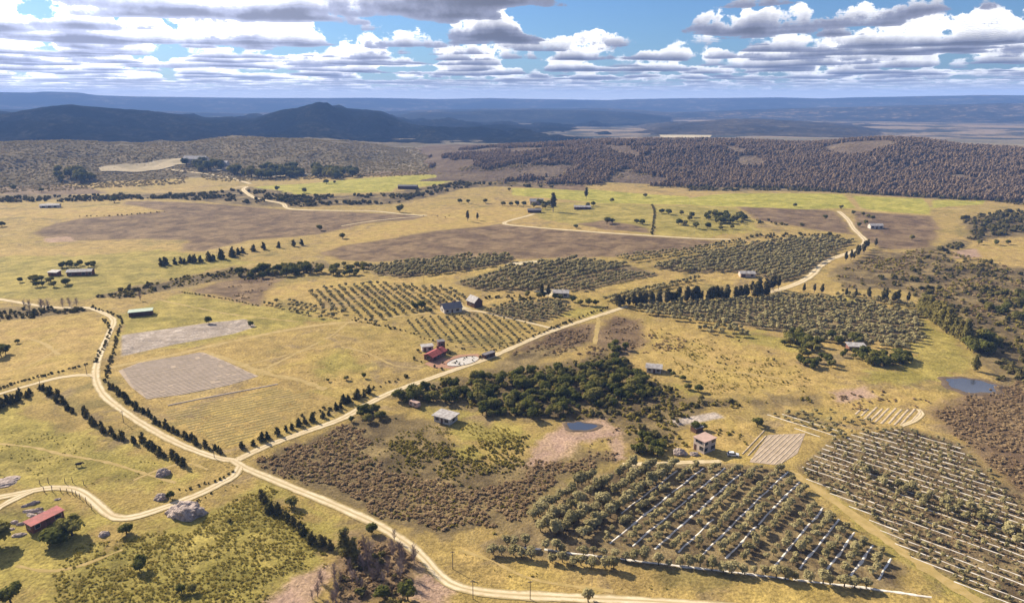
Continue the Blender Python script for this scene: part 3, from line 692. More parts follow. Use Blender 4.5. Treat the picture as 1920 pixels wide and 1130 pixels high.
for q in ([(185,316),(235,309),(300,306),(330,312),(300,320),(190,323)], [(285,305),(345,298),(370,302),(355,310),(300,311)], [(395,318),(440,313),(450,318),(400,323)], [(500,328),(560,322),(575,328),(510,334)]):
    sheet('far_pasture', q, M['farfield'], 1.5, far=True)
MF = [(222,695),(260,680),(380,660),(425,678),(468,698),(485,705),(430,722),(340,740),(275,748),(245,725)]
sheet('mulched_field', MF, M['mulch'], .06)
ridges('mulch_rows', MF, (275,748), (485,705), 1.55, .8, .12, M['mulch2'], .25)
ridges('mulch_rows', [(303,760),(520,718),(522,721),(308,764)], (305,762), (520,720), 1.4, 1.2, .18, M['mulch2'])
ridges('stubble_rows', [(228,628),(300,618),(390,605),(460,598),(480,612),(440,625),(330,645),(228,668)], (228,668), (440,625), 1.7, .9, .05, M['mulch2'], .5)
M['stub'] = simple_mat('hay_stubble', (.33, .245, .09), (.27, .21, .075), .3)
ridges('hay_rows', [(300,775),(345,765),(520,728),(590,735),(560,765),(440,838),(400,830)], (345,765), (520,728), 2.2, 1.1, .05, M['stub'], .35)
TF = [(1405,866),(1440,815),(1510,812),(1495,850),(1460,872)]
sheet('tilled_plot', TF, M['mulch'], .06)
M['furrow'] = simple_mat('pale_furrow', (.52, .41, .28), (.38, .29, .18), .5)
ridges('tilled_rows', TF, (1415,865), (1470,815), 1.5, .7, .09, M['furrow'], .15)
ridges('tilled_rows', [(1395,838),(1430,805),(1445,812),(1405,860),(1385,850)], (1410,845), (1440,812), 2.0, .6, .15, M['furrow'], .2)
ridges('terrace_rows', [(1590,772),(1640,762),(1725,766),(1735,772),(1695,800),(1640,795)], (1640,793), (1668,764), 2.0, .9, .09, M['furrow'], .15)
ribbon('farm_drive', [(1690,798),(1715,788),(1728,776),(1722,767)], 2.2, .12, M['road'])
# ------------------------------------------------------------------ olive orchards
def orchard(poly, p0, p1, sp, along, s0, s1, keep=.93, jit=.25):
    runs, d, n = row_runs(P(poly), p0, p1, sp, along); out = []
    for k, pts in runs:
        for q in pts:
            if random.random() < keep: out.append((q[0] + random.gauss(0, jit), q[1] + random.gauss(0, jit), random.uniform(s0, s1)))
    return out
def berms(poly, p0, p1, sp, shift, width, minlen=8, gap=.12, skip=.1):
    runs, d, n = row_runs(P(poly), p0, p1, sp, 1.0)
    for k, pts in runs:
        i = 0
        while i < len(pts) - minlen:
            L = int(random.uniform(minlen, 70)); seg = pts[i:i + L]; i += L + (0 if random.random() > gap*4 else int(random.uniform(2, 7)))
            if random.random() < skip or len(seg) < minlen: continue
            V, F = [], []
            for m, q in enumerate(seg):
                ww = width*(.55 + .9*abs(mnoise.noise(Vector((q[0]*.33, q[1]*.33, k))))); wob = .35*mnoise.noise(Vector((q[0]*.15, q[1]*.15, k + 9.)))
                for s, hh in ((-.5, -.03), (-.22, .06), (.22, .06), (.5, -.03)):
                    c = q + n*(shift + wob + s*ww); V.append((c[0], c[1], float(gz(*c)) + hh + .05))
                if m: F += [((m - 1)*4 + j, (m - 1)*4 + j + 1, m*4 + j + 1, m*4 + j) for j in range(3)]
            struct('row_berm', mesh_np('row_berm', V, F, M['berm']))
O1 = [(1180,874),(1380,872),(1475,880),(1530,945),(1610,1005),(1690,1062),(1685,1088),(1560,1072),(1440,1056),(1300,1036),(1200,1022),(1000,998),(992,972),(1060,912)]
O1L = [(1180,874),(1300,872),(1120,1012),(1000,998),(992,972),(1060,912)]
O1R = [(1300,872),(1380,872),(1475,880),(1530,945),(1610,1005),(1690,1062),(1685,1088),(1560,1072),(1440,1056),(1300,1036),(1120,1012)]
O1D = ((1163,1026), (1332,886))
olA = orchard(O1L, *O1D, 5.6, 2.4, 1.05, 1.65, .96, .4) + orchard(O1R, *O1D, 5.6, 2.1, .6, 1.05, .92, .4)
olA += orchard([(905,1035),(960,1008),(1432,1066),(1560,1082),(1690,1100),(1600,1108),(1430,1094),(1200,1068),(905,1052)], (960,1022), (1432,1079), 4.6, 2.8, .8, 1.4, .92, .4)
berms(O1R, *O1D, 5.6, -2.2, .8, 10, .06, .05); berms([(1240,880),(1300,872),(1200,960),(1150,960)], *O1D, 5.6, -2.0, .7, 5, .2, .3)
berms([(950,1018),(1432,1076),(1700,1108),(1780,1119),(1780,1124),(1700,1114),(1432,1082),(950,1024)], (960,1022), (1432,1079), 4.6, 0, 1.0, 10, .05, 0)
O2 = [(1490,882),(1540,835),(1600,808),(1700,800),(1800,832),(1850,885),(1930,960),(2000,990),(2000,1160),(1860,1120),(1720,1050),(1620,962),(1540,910)]
O2D = ((1489,886), (1920,1038))
olB = orchard(O2, *O2D, 3.7, 2.3, .3, .66, .86, .4)
olB += orchard([(1580,880),(1620,870),(1760,930),(1930,1000),(1930,1050),(1780,970)], *O2D, 3.7, 3.4, .8, 1.3, .7, .5)
berms(O2, *O2D, 3.7, -1.35, .5, 8, .12, .06)
olC = orchard([(1435,775),(1560,768),(1650,792),(1560,822),(1500,805)], (1440,775), (1560,812), 4.6, 3.6, .5, .85, .75)
berms([(1435,775),(1500,770),(1600,800),(1560,822),(1500,805)], (1440,775), (1560,812), 4.6, -1.2, .45, 8, .2, .2)
olD = orchard([(1180,576),(1300,567),(1470,554),(1540,557),(1640,572),(1722,588),(1730,640),(1690,662),(1560,645),(1400,612),(1300,608),(1220,592)], (1290,609), (1420,621), 5.8, 3.1, .9, 1.4, .93)
olD += orchard([(1290,612),(1400,616),(1400,634),(1340,630)], (1290,609), (1420,621), 5.8, 3.1, .9, 1.4, .85)
olD += orchard([(1560,552),(1650,560),(1720,575),(1700,582),(1600,562)], (1290,609), (1420,621), 5.8, 3.1, .8, 1.2, .85)
olE = orchard([(765,603),(830,592),(900,590),(1000,608),(1012,620),(960,640),(920,658),(860,645),(790,630),(765,615)], (850,595), (893,640), 4.4, 3.4, .5, .8, .95, .2)
olE += orchard([(560,552),(640,536),(720,531),(830,541),(885,552),(860,568),(790,586),(690,600),(610,578)], (700,540), (760,590), 4.9, 3.6, .65, 1.1, .93)
olE += orchard([(485,570),(560,562),(605,576),(650,592),(600,598),(520,581)], (485,568), (600,597), 6.0, 4.0, .7, 1.1, .85)
olE += orchard([(905,584),(960,566),(1050,566),(1072,581),(1020,604),(960,600)], (910,585), (1010,605), 4.5, 2.6, .7, 1.1, .95)
olE += orchard([(655,597),(720,607),(760,622),(700,614)], (655,597), (760,620), 6, 4, .6, .9, .6)
olF = orchard([(690,502),(760,491),(850,483),(950,480),(962,492),(890,505),(760,521),(700,515)], (700,520), (950,487), 6.2, 3.2, 1.0, 1.5, .96)
olF += orchard([(850,532),(960,501),(1080,486),(1182,497),(1150,509),(1000,545),(900,546)], (860,540), (1080,487), 6.4, 3.2, 1.0, 1.45, .96)
olF += orchard([(1000,546),(1150,510),(1240,515),(1095,546)], (1000,545), (1150,510), 5.2, 3.0, .75, 1.1, .95)
olF += orchard([(1215,502),(1300,481),(1420,456),(1530,446),(1602,452),(1560,480),(1500,520),(1465,530),(1400,510),(1280,511)], (1280,511), (1560,455), 6.0, 3.0, .95, 1.4, .97)
olF += orchard([(1130,562),(1240,532),(1325,520),(1300,531),(1150,572)], (1130,565), (1300,525), 5.0, 3.0, .8, 1.2, .9)
olF += orchard([(1140,480),(1300,466),(1400,450),(1400,458),(1290,482),(1180,492)], (1180,488), (1390,455), 6.0, 3.4, .8, 1.2, .9)
near = [(a, 'A') for a in olA] + [(a, 'B') for a in olB]
inview = lambda q: abs(q[0][0]) < .76*q[0][1]*1.05 and q[0][1] > 135
near.sort(key=lambda q: -q[0][2]/math.hypot(q[0][0], q[0][1], 120)*(1 if inview(q) else .01))
rest = [q[0] for q in near[290:]] + olC + olD + olE + olF
LAB = {'A': 'grey-green olive tree in the slanting striped rows',
       'B': 'grey olive tree in the dark thin-striped orchard'}
GRP = {'A': 'olive trees of the orchard by the road bend', 'B': 'olive trees of the dark striped orchard'}
for (x, y, s), k in near[:290]: plant('olive_tree', OLIVE, g3(x, y), s, LAB[k], 'tree', GRP[k])
rest = np.array(rest)
gn_stuff('olive_trees', 'rows of olive trees filling the orchards across the plain', [c for t, c in OLIVE_FAR], np.stack([rest[:, 0], rest[:, 1], gz(rest[:, 0], rest[:, 1])], -1), rest[:, 2], 'trees')
# ------------------------------------------------------------------ rows of trees along roads and fields
def tree_row(name, variants, pts, sp, jit, s0, s1, label, group, cat='tree', skip=0):
    for x, y in line_pts(pts, sp, jit):
        if random.random() >= skip: plant(name, variants, g3(x, y), random.uniform(s0, s1), label, cat, group)
L1 = 'dark conifer in the pasture fence row'
tree_row('conifer_tree', CONIFER, [(40,742),(75,732),(105,745),(130,768),(165,785),(205,812),(250,828),(300,850),(345,872)], 2.0, .9, .55, 1.25, L1, 'conifers along the pasture fence')
tree_row('conifer_tree', CONIFER, [(-30,775),(0,765),(25,752),(60,740)], 1.9, 1.3, 1.0, 1.7, L1, 'conifers along the pasture fence')
L2 = 'dark conifer in the row beside the mulched field'
tree_row('conifer_tree', CONIFER, [(202,722),(230,745),(265,770),(300,795),(345,818),(385,838),(428,851)], 1.8, .6, .5, 1.05, L2, 'conifers beside the mulched field')
L3 = 'slender dark conifer lining the straight road'
tree_row('conifer_tree', CONIFER, [(452,842),(500,822),(560,798),(620,775),(660,752),(690,742)], 2.6, .5, .7, 1.25, L3, 'conifers along the straight road', skip=.12)
tree_row('conifer_tree', CONIFER, [(640,760),(665,745),(690,738)], 2.5, 1.5, 1.0, 1.4, L3, 'conifers along the straight road')
L4 = 'far dark conifer in the line across the tan pasture'
tree_row('conifer_tree', CONIFER, [(296,498),(330,495),(370,492),(400,488)], 3.0, 1.6, 1.4, 2.3, L4, 'conifers across the far pasture')
tree_row('conifer_tree', CONIFER, [(398,486),(425,483),(448,477)], 2.6, 2.0, 1.8, 2.7, L4, 'conifers across the far pasture')
tree_row('conifer_tree', CONIFER, [(455,474),(500,467),(535,463),(572,459)], 10.5, .5, 1.6, 2.2, L4, 'conifers across the far pasture')
L5 = 'slim tree in the dense straight windbreak'
tree_row('windbreak_tree', HEDGE, [(1155,574),(1200,572),(1260,566),(1330,562),(1400,557),(1440,554)], 1.7, .9, .7, 1.1, L5, 'tall trees of the dense windbreak')
tree_row('windbreak_tree', TALL, [(1405,552),(1430,549),(1458,543)], 2.6, 1.6, .9, 1.2, L5, 'tall trees of the dense windbreak')
L6 = 'tall dark tree in the loose line by the gravel road bend'
tree_row('roadside_tree', TALL, [(1496,547),(1530,550),(1575,556),(1630,560),(1690,567),(1720,570)], 6.0, 1.2, .6, .9, L6, 'loose trees past the gravel road bend', skip=.1)
tree_row('roadside_tree', TALL, [(1640,562),(1670,566),(1700,568)], 4, 2, .6, .85, L6, 'loose trees past the gravel road bend')
L7 = 'olive-yellow bushy tree in the thick row beside the green meadow'
tree_row('windbreak_tree', WINDBREAK, [(1724,584),(1740,597),(1762,612),(1785,628),(1805,640),(1822,650)], 2.9, .7, 1.05, 1.45, L7, 'bushy trees beside the green meadow')
L8 = 'dark tree in the clump along the gravel road by the brown field'
tree_row('roadside_tree', TALL, [(1588,492),(1610,478),(1630,468),(1645,462)], 5.0, 2.0, .65, .95, L8, 'dark clump by the brown field')
L9 = 'dark olive conifer in the row running down to the thicket'
tree_row('conifer_tree', CONIFER, [(478,938),(510,958),(545,985),(580,1005),(615,1025),(650,1040)], 2.2, 1.0, .8, 1.35, L9, 'conifers running down to the thicket')
L10 = 'tree in the mixed line between the far orchards and the white shed'
tree_row('shade_tree', NATIVE, [(985,556),(1015,558),(1060,564),(1095,570),(1130,575)], 5.0, 1.2, .6, .95, L10, 'trees by the white shed')
tree_row('shade_tree', TALL, [(1012,556),(1030,558)], 4, 1, .8, .95, 'tall pine-like tree beside the white farm shed', 'tall trees at the shed')
# woods
def wood(poly, dens, s0, s1, label, group, variants=None, name='broadleaf_tree', gap=None):
    x, y = fill(P(poly), dens); k = off_road(x, y, 2.0); x, y = x[k], y[k]; n = 0
    kept = []
    for a, b in zip(x, y):
        s = random.uniform(s0, s1)
        if all((a - c)**2 + (b - d)**2 > ((gap or 2.0)*s)**2 for c, d in kept):
            kept.append((a, b)); plant(name, variants or NATIVE, g3(a, b), s, label, 'tree', group); n += 1
    return n
WL = 'green tree in the dense native wood'
wood([(735,752),(790,728),(880,716),(960,705),(1040,700),(1100,690),(1165,672),(1190,700),(1240,742),(1190,755),(1100,765),(1010,790),(900,782),(870,762)], .075, .45, 1.2, WL, 'native wood by the straight road', gap=2.05)
wood([(1130,655),(1165,640),(1185,665),(1160,680)], .05, .6, .9, WL, 'native wood by the straight road')
wood([(1180,830),(1215,820),(1265,845),(1250,862),(1190,862)], .09, .55, .9, 'green tree in the thicket beside the boulder and two-storey house', 'thicket by the two-storey house', name='thicket_tree')
WM = 'dark tree in the shady grove around the low hidden house'
wood([(1455,625),(1500,630),(1540,650),(1530,662),(1470,652)], .06, .8, 1.15, WM, 'grove around the low house', name='grove_tree')
wood([(1540,632),(1600,632),(1640,645),(1600,650),(1540,645)], .04, .7, 1.0, WM, 'grove around the low house', name='grove_tree')
wood([(1620,665),(1700,668),(1712,685),(1640,690),(1612,680)], .09, .75, 1.1, WM, 'grove around the low house', name='grove_tree')
wood([(1480,665),(1560,670),(1570,690),(1510,692)], .05, .6, .95, WM, 'grove around the low house', name='grove_tree')
wood([(1560,655),(1620,660),(1620,672),(1570,670)], .04, .5, .8, WM, 'grove around the low house', name='grove_tree')
wood([(1812,640),(1850,630),(1870,645),(1850,668),(1815,662)], .10, .9, 1.5, 'very dark tree in the clump ending the windbreak', 'clump ending the windbreak', name='shade_tree')
wood([(30,528),(110,525),(180,535),(130,545),(60,540)], .02, .7, 1.05, 'dark tree in the garden in front of the long white farmhouse', 'trees by the white farmhouse', name='garden_tree')
wood([(108,496),(172,493),(178,502),(110,505)], .025, .7, .95, 'dark tree in the line behind the long white farmhouse', 'trees behind the white farmhouse', name='garden_tree')
wood([(440,515),(500,505),(580,500),(590,512),(520,522),(450,522)], .045, .8, 1.5, 'dark blue-green tree in the creekside wood strip', 'creekside wood', name='creekside_tree')
wood([(590,512),(640,498),(690,500),(690,515),(640,520)], .03, .7, 1.3, 'dark blue-green tree in the creekside wood strip', 'creekside wood', name='creekside_tree')
wood([(1240,400),(1300,402),(1400,405),(1400,425),(1340,435),(1260,425)], .0045, .9, 1.5, 'dark tree scattered over the square green paddock', 'trees on the square paddock', name='paddock_tree')
wood([(1338,408),(1395,405),(1400,418),(1345,425)], .010, 1.0, 1.5, 'dark tree scattered over the square green paddock', 'trees on the square paddock', name='paddock_tree')
wood([(1850,560),(1920,545),(1960,560),(1960,600),(1870,600),(1840,580)], .02, .7, 1.2, 'dark green tree in the rough scrub beyond the windbreak', 'scrub trees beyond the windbreak', name='scrub_tree')
wood([(645,775),(680,768),(735,778),(700,795),(655,792)], .10, .5, .85, 'green tree at the road edge opposite the flat-roofed cabin', 'trees opposite the cabin', name='roadside_tree')
# estate trees on the far left
for poly, d in (([(415,318),(470,322),(560,318),(575,330),(520,338),(450,336)], .004), ([(585,320),(655,322),(672,333),(640,337),(590,335)], .006), ([(335,310),(420,312),(430,325),(340,325)], .003), ([(105,325),(170,330),(185,346),(140,348),(110,338)], .004)):
    wood(poly, d, 2.2, 3.6, 'dark blue-green tree in the far estate park', 'park trees of the far estate', gap=2.3, name='park_tree')
# ------------------------------------------------------------------ lone trees and bushes
def lone(px, py, s, label, v=None, name='shade_tree', cat='tree', group=None, second='crown'):
    p = at(px, py); s, z = s if isinstance(s, tuple) else (s, None); return plant(name, v or NATIVE, tuple(p), s, label, cat, group, second, z)
lone(392, 606, .9, 'round dark tree on the upper edge of the grey stubble field')
lone(470, 611, .62, 'small forked tree at the corner of the grey stubble field')
lone(263, 563, 1.15, 'broad tree casting a long shadow on the pasture edge by the creek', BARE)
lone(10, 663, 1.0, 'dark grey tree clump on the left pasture', group='dark trees on the left pasture'); lone(2, 668, 1.2, 'dark grey tree clump on the left pasture', group='dark trees on the left pasture'); lone(33, 643, .5, 'small lone tree beside the dark clump on the left pasture')
lone(790, 578, 1.15, 'wide dark tree beside the grey farmhouse', group='trees left of the grey farmhouse'); lone(778, 580, .9, 'wide dark tree beside the grey farmhouse', group='trees left of the grey farmhouse'); lone(806, 585, .6, 'wide dark tree beside the grey farmhouse', group='trees left of the grey farmhouse')
lone(826, 575, .95, 'bare winter tree between the grey farmhouse and the orchard', BARE, second='branches')
lone(1037, 397, 2.3, 'tall dark tree beside the far farm cluster', TALL); lone(1099, 373, 1.5, 'tall crown standing above the far white shed', TALL)
lone(1103, 388, 1.2, 'round tree beside the far white shed', group='trees by the far white shed'); lone(1112, 386, 1.3, 'round tree beside the far white shed', group='trees by the far white shed')
for x in (943, 958, 970, 982): lone(x, 386, 1.25, 'dark tree in the short row before the far farm cluster', group='row before the far farm cluster')
for x, y in ((1000, 389), (1012, 384), (1022, 388), (1030, 386), (1018, 392)): lone(x, y, 1.5, 'dark tree crowding the far farm cluster', group='trees crowding the far farm')
lone(877, 415, 1.15, 'leaning tree beside the track on the far tan pasture', TALL, group='pair beside the far track'); lone(895, 413, .85, 'leaning tree beside the track on the far tan pasture', TALL, group='pair beside the far track')
lone(750, 398, 1.7, 'wide dark tree by the pale far track')
for x, y in ((794, 406), (820, 406), (835, 408), (842, 405)): lone(x, y, .75, 'small round bush on the far tan pasture by the track', BUSH, 'bush', 'bush', 'bushes by the far track', 'foliage')
for x, y, s in ((1080, 428, 1), (1138, 420, 1.6), (1148, 419, 1.2), (1193, 419, 1.1), (1205, 421, 1.4), (862, 381, 1.2), (878, 381, 1.1), (910, 381, 1.2), (1210, 370, 1.2), (1147, 379, 1.2), (955, 358, 1.1), (1490, 388, 1.0), (1547, 411, 1.0), (1577, 392, 1.0), (612, 345, 1.7), (628, 344, 1.0), (520, 358, 1.3), (495, 365, 1.4), (570, 362, 1.4), (25, 357, 1.6), (78, 360, 1.4), (115, 343, 1.0), (215, 380, 1.8), (4, 425, 1.3), (600, 432, 1.3), (642, 447, 1.2), (1835, 458, 1.0), (1867, 459, 1.0), (1890, 458, .9), (1710, 450, 1.0), (1795, 605, .8)):
    lone(x, y, s, 'round dark tree standing alone on a far field', group='lone far field trees')
lone(112, 1014, (1.75, 1.05), 'big round dark tree casting a shadow beside the red-roofed house', group='big trees at the red house'); lone(136, 1003, (1.6, 1.15), 'big round dark tree casting a shadow beside the red-roofed house', group='big trees at the red house')
lone(92, 1017, (1.35, .95), 'big round dark tree casting a shadow beside the red-roofed house', group='big trees at the red house')
lone(-8, 1018, 1.7, 'dark tree cut by the frame beside the garden rocks'); lone(20, 1128, 1.1, 'dark tree at the lower edge of the mown lawn')
lone(238, 1000, .8, 'dark bush-like tree below the bend of the track'); lone(262, 1068, .85, 'dark pointed tree alone on the tussock slope'); lone(550, 948, .85, 'dark tree under power lines by the lower road')
lone(320, 935, .55, 'dark shrub tree growing against the small boulder'); lone(360, 1110, .5, 'low dark bush tree at the foot of the tussock slope', group='low bush trees'); lone(340, 1112, .5, 'low dark bush tree at the foot of the tussock slope', group='low bush trees')
lone(430, 978, .7, 'brownish shrub tree below the large boulder', BUSH, 'shrub', 'shrub', None, 'foliage')
lone(1103, 1128, 1.35, 'small grey bushy tree standing beside the lower road', OLIVE)
lone(698, 998, .75, 'dark tree at the road edge above the bare thicket'); lone(765, 1125, 1.0, 'dark green tree at the lower end of the bare thicket', group='green trees of the bare thicket'); lone(715, 1118, .8, 'dark green tree at the lower end of the bare thicket', group='green trees of the bare thicket')
lone(648, 1045, 1.0, 'dark green tree at the upper end of the bare thicket', WINDBREAK, group='upper thicket trees'); lone(665, 1050, .75, 'dark green tree at the upper end of the bare thicket', WINDBREAK, group='upper thicket trees')
for x, y, s in ((650, 712, .5), (682, 708, .5), (615, 715, .3), (1420, 800, .8), (1425, 795, .6), (1310, 735, .8), (1255, 698, .45), (1280, 712, .6), (1262, 703, .5), (1290, 730, .7), (1305, 808, .9), (1318, 806, .7)):
    lone(x, y, s, 'small dark tree or bush on open dry grass', group='small trees on dry grass')
lone(1828, 695, .9, 'grey-green tree on the bank above the large pond', WINDBREAK)
for x, y in ((1600, 402), (1618, 405), (1628, 408), (1635, 412), (1622, 420), (1610, 425)): lone(x, y, 1.0, 'dark tree in the small group beside the far white house', group='trees beside the far white house')
for x, y, s in ((1385, 640, .5), (1335, 655, .4), (1345, 680, .4), (1360, 683, .4), (1380, 690, .4), (1450, 675, .6), (1445, 685, .5), (1300, 640, .35), (1510, 710, .4), (1440, 660, .5), (1352, 670, .45)):
    lone(x, y, s*1.3, 'small dark thorn bush on the tan slope below the orchard', BUSH, 'thorn_bush', 'bush', 'bushes on the tan slope', 'foliage')
# bare winter trees
for x, y in line_pts([(40,582),(70,580),(100,578),(140,574),(160,572)], 3.0, 1.5):
    plant('bare_tree', BARE, g3(x, y), random.uniform(.75, 1.1), 'tall leafless winter tree in the row by the dark creek bank', 'tree', 'leafless trees by the creek bank', 'branches')
x, y = fill(P([(690,1010),(750,1005),(790,1050),(760,1090),(700,1120),(660,1090)]), .075)
for a, b in zip(x, y): plant('bare_tree', BARE, g3(a, b), random.uniform(.6, 1.05), 'leafless purplish-grey tree in the tangled thicket', 'tree', 'leafless thicket by the lower road', 'branches')
x, y = fill(P([(590,1080),(650,1060),(700,1120),(690,1160),(560,1160)]), .075)
for a, b in zip(x, y): plant('bare_tree', BARE, g3(a, b), random.uniform(.45, .8), 'leafless purplish-grey tree in the tangled thicket', 'tree', 'leafless thicket by the lower road', 'branches')
# ------------------------------------------------------------------ scrub, heath, tussocks, far woods (each one object)
def pick(vs): return [c for t, c in vs]
HEATH = [crown('heath', lobes_round(np.random.default_rng(500 + i), 3, .8, .9, .02), 46, .24, M['heath'], 510 + i, .8) for i in range(4)]
GHEATH = [crown('scrub', lobes_round(np.random.default_rng(520 + i), 3, .8, .9, .02), 46, .24, M['greenheath'], 530 + i, .8) for i in range(4)]
DARKB = [crown('thicket', lobes_round(np.random.default_rng(540 + i), 4, 1.1, 1.5, .02), 60, .32, M['bush'], 550 + i, .8) for i in range(4)]
def tuft_mesh(i):
    g = np.random.default_rng(560 + i); n = 14; V, F = [], []
    for k in range(n):
        t = g.uniform(0, 6.28); r = g.uniform(.0, .22); c = np.array((math.cos(t)*r, math.sin(t)*r, 0)); d = np.array((math.cos(t), math.sin(t), 0)); s = np.array((-d[1], d[0], 0))*.10
        h = g.uniform(.3, .6); b = len(V); V += [c - s, c + s, c + d*.16 + (0, 0, h*.7) + s*.8, c + d*.36 + (0, 0, h), c + d*.16 + (0, 0, h*.7) - s*.8]; F.append((b, b + 1, b + 2, b + 3, b + 4))
    return mesh_np('tuft', V, F, M['tuft'])
TUFT = [tuft_mesh(i) for i in range(4)]
xyz, S = gather([
 ([(468,862),(640,796),(690,800),(700,850),(760,880),(860,905),(970,890),(1000,860),(1160,848),(1168,868),(1050,902),(985,975),(960,990),(830,1008),(745,985),(620,930),(505,886)], 1.0, .3, 1.2, 10, -.6),
 ([(1495,882),(1540,838),(1600,810),(1700,803),(1800,834),(1850,886),(1930,960),(2000,1000),(2000,1150),(1860,1115),(1720,1046),(1620,958),(1540,908)], .45, .25, .6, 12, -.6),
 ([(1740,775),(1800,745),(1860,720),(1960,700),(1960,980),(1900,930),(1830,850),(1780,820)], .8, .3, 1.1, 10, -.5),
 ([(1150,592),(1200,602),(1300,640),(1250,680),(1160,650),(1120,640)], .2, .5, 1.2, 12, -.1),
 ([(1530,740),(1640,730),(1780,745),(1740,775),(1600,775)], .15, .5, 1.2, 12, -.1),
 ([(940,668),(1040,618),(1120,606),(1115,640),(1180,650),(1140,670),(1040,672)], .25, .5, 1.3, 12, -.2),
 ([(360,545),(410,531),(480,516),(530,521),(486,570),(400,555)], .05, .6, 1.2, 14, .0),
 ([(1000,880),(1030,880),(1150,800),(1170,800),(1160,870),(1060,900)], .15, .5, 1.0, 8, 0),
 ([(650,1000),(760,1010),(800,1060),(760,1130),(600,1150),(635,1060)], .55, .6, 1.4, 9, -.5),
 ([(1560,505),(1640,475),(1760,465),(1900,500),(1960,560),(1840,600),(1700,545),(1580,540)], .07, .7, 1.8, 18, -.1)])
gn_stuff('heath_scrub', 'low brown heath and dead bracken covering the rough ground', HEATH, xyz, S, 'heath', zs=.75)
xyz, S = gather([
 ([(700,850),(760,800),(860,835),(1000,810),(1000,850),(970,890),(860,905),(760,880)], .8, .4, 1.0, 10, -.5),
 ([(468,862),(640,796),(740,776),(830,802),(870,860),(960,880),(1000,860),(1160,848),(1168,868),(1050,902),(985,975),(830,1008),(745,985),(620,930),(505,886)], .22, .35, .85, 11, .0),
 ([(480,905),(560,940),(640,990),(640,1030),(520,940)], .18, .45, .9, 8, .0),
 ([(700,960),(840,1000),(960,985),(900,1030),(830,1020)], .12, .5, 1.1, 8, -.2),
 ([(1190,765),(1300,748),(1480,748),(1530,738),(1530,755),(1340,768),(1280,792),(1300,840),(1200,862),(1150,800)], .22, .6, 1.5, 10, -.3),
 ([(1560,505),(1640,475),(1760,465),(1900,500),(1960,600),(1960,690),(1850,640),(1700,545),(1580,540)], .06, .8, 1.9, 18, -.1),
 ([(1210,600),(1320,630),(1500,682),(1550,722),(1500,740),(1330,740),(1250,690)], .05, .4, .9, 10, .1),
 ([(730,745),(860,708),(1050,682),(1160,650),(1200,690),(1300,745),(1180,800),(1000,792),(880,770)], .10, .7, 1.6, 10, -.3),
 ([(930,640),(990,625),(1000,615),(960,650),(900,675)], .1, .5, 1.0, 8, -.2), ([(180,556),(260,535),(340,520),(440,502),(600,492),(640,502),(520,520),(330,540),(240,562)], .07, .9, 1.7, 14, -.2),
 ([(1330,800),(1420,805),(1400,835),(1340,825)], .2, .5, 1.2, 6, -.2), ([(1040,590),(1100,574),(1130,580),(1080,602)], .08, .4, .8, 8, 0)])
gn_stuff('green_scrub', 'low olive-green scrub growing over rough slopes and creek edges', GHEATH, xyz, S, 'scrub')
xyz, S = gather([
 ([(470,862),(640,798),(830,802),(960,880),(1160,850),(985,975),(830,1008),(620,930)], .010, .6, 1.0, 20, .1),
 ([(730,748),(800,725),(900,705),(1050,690),(1150,655),(1195,690),(1300,745),(1250,770),(1180,790),(1000,795),(880,770)], .05, .7, 1.5, 12, -.2),
 ([(1600,540),(1760,470),(1900,500),(1960,560),(1960,660),(1850,640),(1760,580)], .025, .9, 2.0, 20, -.1),
 ([(-50,375),(170,368),(440,357),(560,368),(740,362),(850,342),(1050,352),(870,355),(740,382),(560,389),(300,373),(-50,383)], .03, 1.4, 3.0, 40, -.2),
 ([(1280,347),(2000,352),(2000,400),(1860,378),(1600,363),(1290,358)], .022, 1.4, 2.8, 40, -.35),
 ([(1750,470),(1820,442),(1800,410),(1960,390),(1960,430),(1830,452),(1780,475)], .035, 1.2, 2.8, 40, -.3),
 ([(-50,588),(60,577),(150,575),(172,582),(100,592),(-50,610)], .12, .7, 1.5, 14, -.3),
 ([(180,557),(260,536),(340,521),(440,502),(480,508),(330,538),(240,561)], .06, .8, 1.6, 20, -.4),
 ([(1410,412),(1510,415),(1510,424),(1420,422)], .03, 1.2, 2.4, 40, -.3), ([(1400,440),(1470,438),(1575,440),(1575,446),(1410,448)], .05, 1.0, 1.8, 40, -.5),
 ([(1190,768),(1300,748),(1480,750),(1530,740),(1340,768),(1280,795),(1260,840),(1200,858)], .05, .7, 1.5, 10, -.2),
 ([(1870,640),(1960,620),(1960,730),(1880,720),(1850,690)], .08, .8, 1.8, 12, -.3), ([(640,1020),(740,1015),(780,1090),(760,1140),(610,1150)], .10, .6, 1.4, 8, -.2)])
